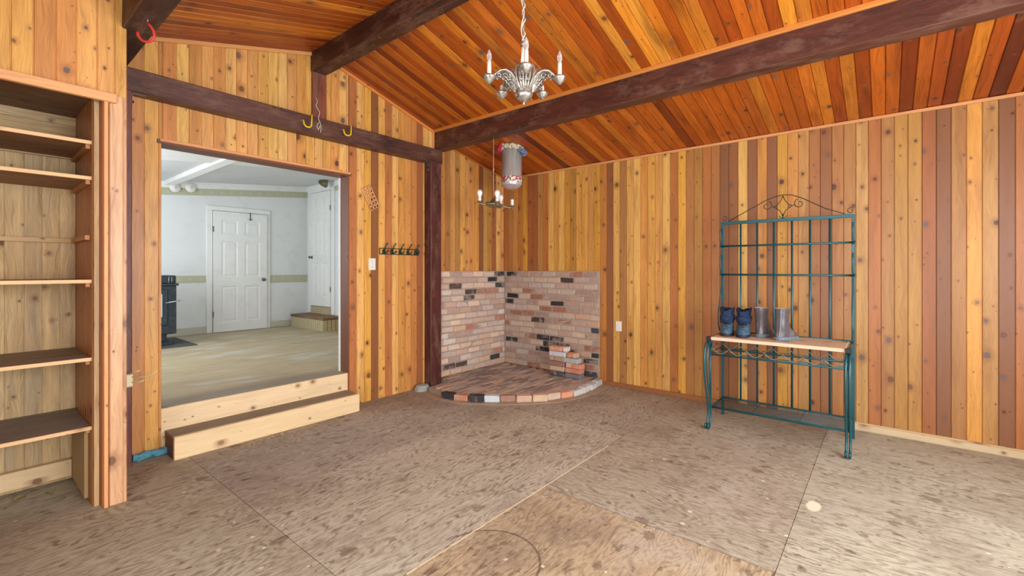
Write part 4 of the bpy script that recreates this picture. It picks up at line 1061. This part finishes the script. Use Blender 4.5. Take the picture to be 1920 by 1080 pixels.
# ------------------------------------------------------------------ ornate chandelier
CX, CY = 2.205, 1.715
ch = thing('chandelier', 'ornate tarnished silver five-arm candle chandelier hanging from the ridge beam', 'chandelier', (CX, CY, 2.40))
mb = MB()
mb.lathe([(.0, 2.398), (.006, 2.402), (.005, 2.412), (.016, 2.418), (.036, 2.430), (.052, 2.450), (.056, 2.468), (.048, 2.474), (.052, 2.482), (.040, 2.492), (.022, 2.50), (.018, 2.56), (.026, 2.57), (.02, 2.60), (.0, 2.605)],
         c=(CX, CY), n=30, cap0=False, cap1=False, mod=lambda a, z: 1+.04*sin(a*10) if z < 2.49 else 1)
mb.build('central_bowl', M['silver'], ch)
mb = MB(); mb.lathe([(.02, 2.49), (.038, 2.505), (.05, 2.53), (.056, 2.56), (.046, 2.575), (.02, 2.58)], c=(CX, CY), n=40, cap0=False, mod=lambda a, z: 1+.16*abs(sin(a*5))); mb.build('inner_vase', M['silver'], ch)
mb = MB(); mb.lathe([(.017, 2.60), (.016, 2.74), (.012, 2.755), (.0, 2.76)], c=(CX, CY), n=16, cap0=False, cap1=False); mb.build('stem_sleeve', M['candle'], ch)
mb = MB(); mb.lathe([(.0, 2.752), (.02, 2.757), (.022, 2.775), (.010, 2.79), (.0, 2.795)], c=(CX, CY), n=16, cap0=False, cap1=False); mb.build('top_cap', M['silver'], ch)
mb = MB(); pts = []
for k in range(23):
    z0 = 2.795+k*.0215; cc = Vector((CX, CY, z0+.011)); vx = Vector((1, 0, 0)) if k % 2 else Vector((0, 1, 0))
    mb.tube([cc+vx*(.0065*cos(q*pi/4))+Vector((0, 0, .0135*sin(q*pi/4))) for q in range(8)], .0022, 5, closed=True)
mb.build('chain', M['silver'], ch)
mb = MB(); mb.tube([(CX+.009*cos(i*.9), CY+.009*sin(i*.9), 2.76+.5*i/40) for i in range(42)], .0035, 6)
mb.tube([(CX-.012+.006*cos(i*.7), CY+.01*sin(i*.7), 2.60+.66*i/30) for i in range(31)], .003, 6); mb.build('cord', M['rope'], ch)
base_ang = math.atan2(-CY, -CX)+.06
for k in range(5):
    th = base_ang+2*pi*k/5; dx, dy = cos(th), sin(th); side = Vector((-dy, dx, 0))
    def ap(r, z, s=0.0): return Vector((CX+dx*r, CY+dy*r, z))+side*s
    mb = MB()
    curve = [(.035, 2.465), (.055, 2.505), (.075, 2.545), (.10, 2.575), (.13, 2.59), (.16, 2.583), (.185, 2.56), (.205, 2.535), (.222, 2.522)]
    for s in (-.044, -.026, -.009, .009, .026, .044):
        pts = []
        for i, (r_, z_) in enumerate(curve):
            f = sin(pi*min(1, i/6.0))*1.0 if i <= 6 else 0
            pts.append(ap(r_, z_-abs(s)*.35*f, s*(.35+.9*f)))
        mb.tube(pts, [.006, .0075, .0085, .0085, .008, .0075, .0065, .006, .006], 7)
    # leaf web and scrolls
    for s in (-1, 1):
        for (r0, z0, q) in ((.085, 2.525, .020), (.125, 2.552, .018), (.165, 2.548, .014)):
            mb.tube([ap(r0+q*(1-.07*i)*cos(i*.7), z0+q*(1-.07*i)*sin(i*.7), s*(.026-.001*i)) for i in range(12)], .0038, 5)
        mb.tube([ap(.045, 2.48, s*.016), ap(.06, 2.54, s*.034), ap(.085, 2.585, s*.040), ap(.10, 2.60, s*.028), ap(.09, 2.60, s*.016)], .005, 6)
    rows = []
    for i, (r_, z_) in enumerate(curve[:8]):
        wd = .028*sin(pi*(i+.7)/8.5); rows.append([ap(r_, z_-.006+.002*cos(j*2.2+i), wd*(j-3)/3) for j in range(7)])
    mb.grid(rows[3:], closed=False)
    arm = mb.build('arm', M['silver'], ch)
    c2 = (CX+dx*.222, CY+dy*.222)
    mb = MB(); mb.lathe([(.0, 2.497), (.010, 2.500), (.013, 2.508), (.024, 2.514), (.026, 2.522), (.036, 2.530), (.040, 2.542), (.037, 2.546), (.020, 2.540), (.0, 2.540)], c=c2, n=24, cap0=False, cap1=False, mod=lambda a, z: 1+.04*sin(a*12)); mb.build('candle_cup', M['silver'], arm)
    hgt = .088 if k not in (2, 3) else .05
    mb = MB(); mb.lathe([(.0135, 2.538), (.013, 2.538+hgt), (.009, 2.541+hgt), (0, 2.541+hgt)], c=c2, n=16, cap0=False, cap1=False); mb.build('candle_sleeve', M['candle'], arm)
    if k not in (2, 3):
        z0 = 2.54+hgt
        mb = MB(); mb.lathe([(.009, z0), (.014, z0+.012), (.0165, z0+.026), (.014, z0+.044), (.008, z0+.062), (.002, z0+.074), (0, z0+.076)], c=c2, n=18, cap0=False, cap1=False); lab(mb.build('flame_bulb', M['glass'], arm), 'clear flame-shaped bulb')
        mb = MB(); mb.lathe([(.004, z0), (.003, z0+.03), (.0, z0+.032)], c=c2, n=8, cap0=False, cap1=False); mb.build('filament_stem', M['steel'], arm)

# ------------------------------------------------------------------ plain brass chandelier
BX, BY = 3.74, 3.33
c2 = thing('pendant_light', 'small dull brass four-arm light fitting with bare bulbs on a thin cord', 'light', (BX, BY, 2.08))
ftx, fty = cos(math.radians(39.36)), sin(math.radians(39.36)); rx, ry = fty, -ftx     # local axes: away from and across the room diagonal
def bp(l, d, z): return Vector((BX+rx*l+ftx*d, BY+ry*l+fty*d, z-.10*l))
tilt = Matrix.Translation((BX, BY, 2.11)) @ Matrix.Rotation(math.radians(5), 4, Vector((ftx, fty, 0)))
mb = MB(); mb.lathe([(.0, -.045), (.03, -.043), (.075, -.03), (.10, -.01), (.095, .0), (.06, .012), (.035, .03), (.022, .05), (.008, .06), (.008, .075), (0, .078)], n=28, mat=tilt, cap0=False, cap1=False); mb.build('pan', M['brass'], c2)
for i, (l, d, bulb) in enumerate(((-.148, -.05, 1), (.045, -.14, 1), (.075, .14, 1), (.205, .04, 0))):
    hl = Vector((l, d)).normalized()
    mb = MB(); mb.tube([bp(hl.x*.06, hl.y*.06, 2.115), bp(l*.62, d*.62, 2.092), bp(l*.85, d*.85, 2.088), bp(l, d, 2.108)], [.016, .011, .008, .01], 8)
    mb.tube([bp(l*.55+.01*cos(q*.8), d*.55, 2.09+.014*sin(q*.8)) for q in range(8)], .003, 5)
    arm = mb.build('arm', M['brass'], c2); b = bp(l, d, 2.11)
    mb = MB(); mb.lathe([(.008, b.z-.008), (.034, b.z), (.036, b.z+.006), (.012, b.z+.012), (0, b.z+.013)], c=(b.x, b.y), n=18, cap1=False); mb.lathe([(.0, b.z-.03), (.006, b.z-.022), (.004, b.z-.01)], c=(b.x, b.y), n=8); mb.build('drip_pan', M['brass'], arm)
    z0 = b.z+.01
    mb = MB(); mb.lathe([(.017, z0), (.018, z0+.03), (.015, z0+.036), (0, z0+.037)], c=(b.x, b.y), n=16, cap1=False); mb.build('socket', M['porcelain'], arm)
    z0 += .032
    mb = MB()
    if bulb: pr = [(.013, z0), (.015, z0+.012), (.024, z0+.032), (.030, z0+.052), (.028, z0+.072), (.018, z0+.086), (0, z0+.091)]
    else: pr = [(.012, z0), (.018, z0+.012), (.019, z0+.022), (.012, z0+.034), (0, z0+.037)]
    mb.lathe(pr, c=(b.x, b.y), n=20, cap0=False, cap1=False); lab(mb.build('bulb', M['frosted'], arm), 'frosted white bulb')
mb = MB(); mb.tube([(BX, BY, 2.18), (BX-.001, BY, 2.5), (BX, BY, 2.834)], .0022, 6); mb.tube([(BX, BY, 2.47), (BX, BY, 2.50)], .005, 6); mb.build('cord', M['rope'], c2)
mb = MB(); mb.tube([(BX, BY, 2.07), (BX, BY, 2.03)], .0015, 5)
for k in range(2): mb.tube([(BX+.007*cos(q*pi/4), BY, 2.005-.028*k+.016*sin(q*pi/4)) for q in range(8)], .002, 5, closed=True)
mb.build('pull_chain', M['thin_wire'], c2)

# ------------------------------------------------------------------ baker's rack
RX0, RX1, RY0, RY1 = 4.175, 4.66, .20, 1.21
G = M['green_metal']
rk = thing('bakers_rack', 'teal green metal rack with wood counter and wine cradle on the right wall', 'rack', (4.42, .7, 0))
for y in (RY0+.004, RY1-.004):
    mb = MB(); mb.box(RX1-.011, RX1+.011, y-.011, y+.011, 0, 1.84, c=.002); mb.build('upright', G, rk)
    # side scroll work above the counter, bulging forward
    mb = MB()
    def sp(cx, cz, r0, r1, a0, a1, n=14): return [(cx+(r0+(r1-r0)*i/n)*cos(math.radians(a0+(a1-a0)*i/n)), y, cz+(r0+(r1-r0)*i/n)*sin(math.radians(a0+(a1-a0)*i/n))) for i in range(n+1)]
    for zt, L in ((1.77, .17), (1.52, .19)):
        pts = [(RX1-.012, y, zt-L), (RX1-.05, y, zt-L+.02), (RX1-.10, y, zt-L*.6), (RX1-.11, y, zt-L*.3), (RX1-.09, y, zt-.01), (RX1-.05, y, zt), (RX1-.03, y, zt-.03)]
        mb.tube(pts, .010, 6, flat=.004)
    pts = [(RX1-.012, y, 1.33), (RX1-.02, y, 1.27), (RX1-.07, y, 1.18), (RX1-.13, y, 1.06), (RX1-.16, y, .95), (RX1-.15, y, .87), (RX1-.11, y, .82), (RX1-.06, y, .83), (RX1-.05, y, .88), (RX1-.09, y, .90)]
    mb.tube(pts, .010, 6, flat=.004)
    mb.build('side_scroll', G, rk)
mb = MB(); mb.box(RX1-.010, RX1+.010, RY0, RY1, 1.815, 1.845, c=.002); mb.build('top_rail', G, rk)
for z in (1.61, 1.34):
    mb = MB(); mb.tube([(RX1-.018, RY0-.0, z), (RX1-.018, RY1+.0, z)], .009, 8)
    mb.tube([(RX1-.018, RY0, z), (RX1-.018, RY0-.018, z+.004)], .010, 8); mb.tube([(RX1-.018, RY1, z), (RX1-.018, RY1+.018, z+.004)], .010, 8)
    mb.build('cross_rail', G, rk)
for y in (1.048, .909, .775, .635, .501, .361):
    mb = MB(); mb.tube([(RX1-.002, y, .16), (RX1-.002, y, 1.82)], .0085, 8); mb.build('vertical_bar', G, rk)
# arched wire crest
mb = MB(); yc = .705; zt = 1.845
mb.tube([(RX1, RY1-.06, zt+.004), (RX1, 1.0, 1.93), (RX1, .84, 2.015), (RX1, .775, 2.04), (RX1, .705, 2.052), (RX1, .635, 2.045), (RX1, .56, 2.01), (RX1, .40, 1.91), (RX1, RY0+.06, zt+.004)], .0038, 6)
for sg in (-1, 1):
    def spir(cy, cz, r0, turns, ph, n=26, s=sg): return [(RX1, yc+s*(cy+r0*(1-.65*i/n)*cos(ph+turns*2*pi*i/n)), cz+r0*(1-.65*i/n)*sin(ph+turns*2*pi*i/n)) for i in range(n+1)]
    mb.tube(spir(.125, 1.965, .042, 1.0, 1.9), .0035, 5)
    mb.tube(spir(.055, 1.945, .016, 1.0, 0.0), .003, 5)
    mb.tube([(RX1, yc, 1.86), (RX1, yc+sg*.02, 1.91), (RX1, yc+sg*.06, 1.945), (RX1, yc+sg*.085, 1.955)], .0035, 5)
    mb.tube([(RX1, yc, 2.045), (RX1, yc+sg*.015, 2.005), (RX1, yc+sg*.045, 1.965), (RX1, yc+sg*.07, 1.955)], .0035, 5)
    mb.tube([(RX1, yc, 1.848), (RX1, yc+sg*.018, 1.852), (RX1, yc+sg*.030, 1.868)], .003, 5)
    mb.tube([(RX1, yc+sg*(.485+.024*(1-.5*i/14)*cos(1.2+2*pi*i/14)), 1.874+.024*(1-.5*i/14)*sin(1.2+2*pi*i/14)) for i in range(15)], .0032, 5)
mb.tube([(RX1, yc, zt), (RX1, yc, 1.88)], .005, 6)
lab(mb.build('scroll_crest', M['thin_wire'], rk), 'thin dark wire scroll crest')
# counter
mb = MB(); mb.box(RX0+.004, RX1-.03, RY0+.03, RY1-.03, .772, .800, col=(*tl(216, 190, 160), .4), along=1, c=.002); lab(mb.build('counter_board', M['pale_wood'], rk), 'pale wooden counter board')
mb = MB()
mb.tube([(RX0+.01, RY0+.01, .784), (RX1, RY0+.01, .784)], .011, 6); mb.tube([(RX0+.01, RY1-.01, .784), (RX1, RY1-.01, .784)], .011, 6); mb.tube([(RX1-.014, RY0, .80), (RX1-.014, RY1, .80)], .009, 8)
mb.build('counter_frame', G, rk)
for y in (RY0+.012, RY1-.012):
    mb = MB(); mb.box(RX0-.010, RX0+.022, y-.018, y+.018, .770, .803, c=.002); mb.build('corner_cap', M['black'], rk)
# front cabriole legs: pairs of bent rods
for y in (RY0+.012, RY1-.012):
    for dy in (-.012, .012):
        mb = MB()
        pts = [(RX0+.05, y+dy, .70), (RX0+.055, y+dy, .745), (RX0+.02, y+dy, .76), (RX0-.035, y+dy, .745), (RX0-.062, y+dy, .70), (RX0-.078, y+dy, .62), (RX0-.080, y+dy, .53), (RX0-.060, y+dy, .42), (RX0-.015, y+dy, .30), (RX0+.02, y+dy, .20), (RX0+.03, y+dy, .12), (RX0+.012, y+dy, .055), (RX0-.015, y+dy, .014), (RX0-.045, y+dy, .012), (RX0-.055, y+dy, .035), (RX0-.04, y+dy, .052)]
        mb.tube(pts, .0085, 8); mb.build('front_leg', G, rk)
    mb = MB(); mb.tube([(RX0+.055, y, .772), (RX0+.055, y, .17)], .008, 8); mb.build('inner_leg', G, rk)
    mb = MB(); mb.tube([(RX0+.055, y, .655), (RX1, y, .655)], .006, 6); mb.build('upper_side_rail', G, rk)
    mb = MB(); mb.tube([(RX0+.055, y, .175), (RX1, y, .165)], .009, 6); mb.build('lower_side_rail', G, rk)
# wine cradle
for (x, nm) in ((RX0+.06, 0), (RX1-.10, 1)):
    mb = MB(); mb.tube([(x, RY0+.012, .638), (x, RY1-.012, .638)], .007, 6); mb.tube([(x, RY0+.012, .655), (x, RY1-.012, .655)], .004, 6); mb.build('cradle_rail', G, rk)
    mb = MB(); pts = []
    for i in range(113):
        t = i/112; pts.append((x-.008, RY0+.03+(RY1-RY0-.06)*t, .652+.046*(1-abs(sin(7*pi*t)))))
    mb.tube(pts, .0028, 5); lab(mb.build('wine_wave', M['wire_grey'], rk), 'bare grey scalloped wire')
# wire shelf at the bottom
wx0, wx1 = RX0+.055, RX1
mb = MB(); mb.tube([(wx0, RY0+.012, .175), (wx0, RY1-.012, .175), (wx1, RY1-.012, .165), (wx1, RY0+.012, .165)], .009, 8, closed=True); ws = mb.build('lower_shelf', G, rk)
mb = MB()
for i in range(1, 14):
    x = wx0+(wx1-wx0)*i/14; mb.tube([(x, RY0+.012, .176), (x, RY1-.012, .176)], .0024, 5)
for t in (.33, .67):
    y = RY0+(RY1-RY0)*t; mb.tube([(wx0, y, .173), (wx1, y, .165)], .003, 5)
mb.build('wire_mesh', G, ws)

# ------------------------------------------------------------------ boots
def loft(mb, secs, n=26, cap0=True, cap1=False, mat=None, wob=None, pw=2.3):
    rows = []
    for (z, s, L, W_) in secs:
        ring = []
        for k in range(n):
            a = 2*pi*k/n; ca, sa = cos(a), sin(a)
            x = s+L*math.copysign(abs(ca)**(2/pw), ca); y = W_*math.copysign(abs(sa)**(2/pw), sa)
            zz = z(a) if callable(z) else z
            p = Vector((x, y, zz))
            if wob: p = wob(p, a)
            ring.append(mat @ p if mat is not None else p)
        rows.append(ring)
    mb.grid(rows, closed=True, cap0=cap0, cap1=cap1)
def rubber_boot(label, x, y, rz, h, lean):
    e = thing('rubber_boot', label, 'boot', (x, y, .80), 'grey rubber boots')
    m4 = Matrix.Translation((x, y, .8005)) @ Matrix.Rotation(rz, 4, 'Z')
    mb = MB()
    loft(mb, [(.0, .075, .128, .052), (.012, .075, .131, .056), (.028, .074, .128, .056), (.030, .074, .122, .051)], mat=m4, cap1=True)
    for k in range(22):
        a = 2*pi*k/22; rx_, ry_ = .075+.129*cos(a), .0565*sin(a)
        mb.box(rx_-.004, rx_+.004, ry_-.003, ry_+.003, .002, .026, mat=m4)
    mb.build('sole', M['boot_sole'], e)
    mb = MB()
    loft(mb, [(.028, .072, .122, .052), (.05, .070, .118, .053), (.07, .055, .100, .051), (.09, .034, .078, .049), (.115, .018, .061, .048), (.15, .010+lean*.3, .055, .046), (.19, .008+lean*.7, .055, .047), (h-.03, .008+lean, .060, .051), (h, .010+lean, .062, .054)], mat=m4, cap0=False)
    mb.build('shaft', M['boot_grey'], e)
    mb = MB(); loft(mb, [(h, .010+lean, .062, .054), (h+.002, .010+lean, .059, .051), (h-.05, .008+lean, .053, .045), (h-.10, .008+lean*.5, .045, .04)], mat=m4, cap0=False, cap1=True)
    lab(mb.build('lining', M['insole'], e), 'pale lining rim')
    mb = MB()
    for i in range(6):
        z = .085+.02*i; xx = .012+.11*max(0, 1-(z-.05)/.12)+.045
        mb.tube([m4 @ Vector((xx-.012, -.03, z)), m4 @ Vector((xx+.004, 0, z+.008)), m4 @ Vector((xx-.012, .03, z+.002))], .003, 5)
    mb.tube([m4 @ Vector((.06, .03, .19)), m4 @ Vector((.085, .045, .15)), m4 @ Vector((.09, .05, .10)), m4 @ Vector((.075, .047, .07))], .0025, 5)
    mb.build('laces', M['lace'], e)
away = math.radians(-14)
rubber_boot('grey rubber lace boot, middle of the counter, heel to the room', 4.435, .835, away, .255, -.004)
rubber_boot('grey rubber lace boot nearest the empty counter end, rightmost of the four', 4.345, .672, math.radians(-24), .262, .012)
def snow_boot(label, x, y, rz):
    e = thing('winter_boot', label, 'boot', (x, y, .80), 'blue winter boots')
    m4 = Matrix.Translation((x, y, .8005)) @ Matrix.Rotation(rz, 4, 'Z')
    mb = MB(); loft(mb, [(.0, .06, .145, .054), (.010, .06, .150, .059), (.022, .06, .148, .058), (.024, .058, .142, .054)], mat=m4, cap1=True); mb.build('sole', M['sole_dark'], e)
    mb = MB()
    secs = [(.022, .058, .143, .055)]
    N = 13
    for i in range(N):
        t = (i+1)/N; z = .022+.088*t; cx = .058-.052*t**1.4; L = .143-.072*t**1.5; W_ = .056-.004*t
        k = .0018*(1 if i % 2 else -1)
        secs.append((z, cx, L+k, W_+k))
    loft(mb, secs, mat=m4, cap0=False, cap1=False); mb.build('foot', M['boot_blue'], e)
    mb = MB()
    loft(mb, [(.105, .008, .074, .053), (.13, .002, .070, .056), (.155, .0, .072, .058), (.17, .0, .068, .056), (.185, .0, .060, .052)], mat=m4, cap0=False); 
    loft(mb, [(.128, .012, .078, .062), (.15, .014, .086, .066), (.168, .006, .080, .064), (.172, .0, .066, .056)], mat=m4, cap0=False, wob=lambda p, a: p+Vector((0, 0, .006*sin(a*3+y*9))))
    mb.build('cuff', M['fleece'], e)
    mb = MB(); ph = x*7+y*5
    loft(mb, [(.165, -.002, .066, .048), (lambda a: .20+.006*sin(2*a+ph), -.006, .070+.0, .054), (lambda a: .232+.009*sin(2*a+ph)+.006*sin(5*a)-.012*max(0, cos(a)), -.012, .078, .060), (lambda a: .238+.009*sin(2*a+ph)+.006*sin(5*a)-.012*max(0, cos(a)), -.012, .074, .056), (.20, -.006, .060, .044), (.12, 0, .05, .035)], mat=m4, cap0=False, cap1=True,
         wob=lambda p, a: p*1.0+Vector((.006*sin(5*a+ph), .006*cos(6*a+ph), 0)))
    mb.build('collar', M['fleece'], e)
    mb = MB(); mb.tube([m4 @ Vector((.088, -.028, .10)), m4 @ Vector((.10, -.01, .112)), m4 @ Vector((.104, .0, .104)), m4 @ Vector((.10, .012, .113)), m4 @ Vector((.088, .030, .10))], .0035, 6)
    for i in range(4):
        xx, z = .118-.014*i, .080+.010*i
        mb.tube([m4 @ Vector((xx, -.03, z-.006)), m4 @ Vector((xx+.012, 0, z+.004)), m4 @ Vector((xx, .03, z-.006))], .003, 5)
    mb.build('laces', M['lace'], e)
tow = math.radians(180+10)
snow_boot('blue-black winter boot with slumped fleece collar at the far left of the counter', 4.475, 1.118, tow)
snow_boot('blue-black winter boot with slumped fleece collar, beside the grey rubber boots', 4.465, .978, tow-.04)

# ------------------------------------------------------------------ bits on the floor
for (x, y, rz, l, c) in ((.24, 4.05, .6, 'dry yellowish leaf on the floor under the bookcase, nearer the left', (0.035, .014)), (.36, 4.0, 2.0, 'pale wood chip on the floor under the bookcase', (.03, .008))):
    mb = MB(); rows = []
    for i in range(7):
        t = i/6; wd = c[1]*sin(pi*t)+.0006; cx = x+(t-.5)*c[0]*2*cos(rz); cy = y+(t-.5)*c[0]*2*sin(rz)
        rows.append([(cx-sin(rz)*wd*s, cy+cos(rz)*wd*s, .003+.004*abs(s)+.006*sin(pi*t)) for s in (-1, -.5, 0, .5, 1)])
    mb.grid(rows)
    mb.grid([[(a, b, cc-.0025) for a, b, cc in r_][::-1] for r_ in rows])
    tag(mb.build('dry_leaf' if 'leaf' in l else 'wood_chip', M['leaf'], loc=(x, y, 0)), l, 'debris')

for o in list(COL.objects):
    if '_w' in o: del o['_w']
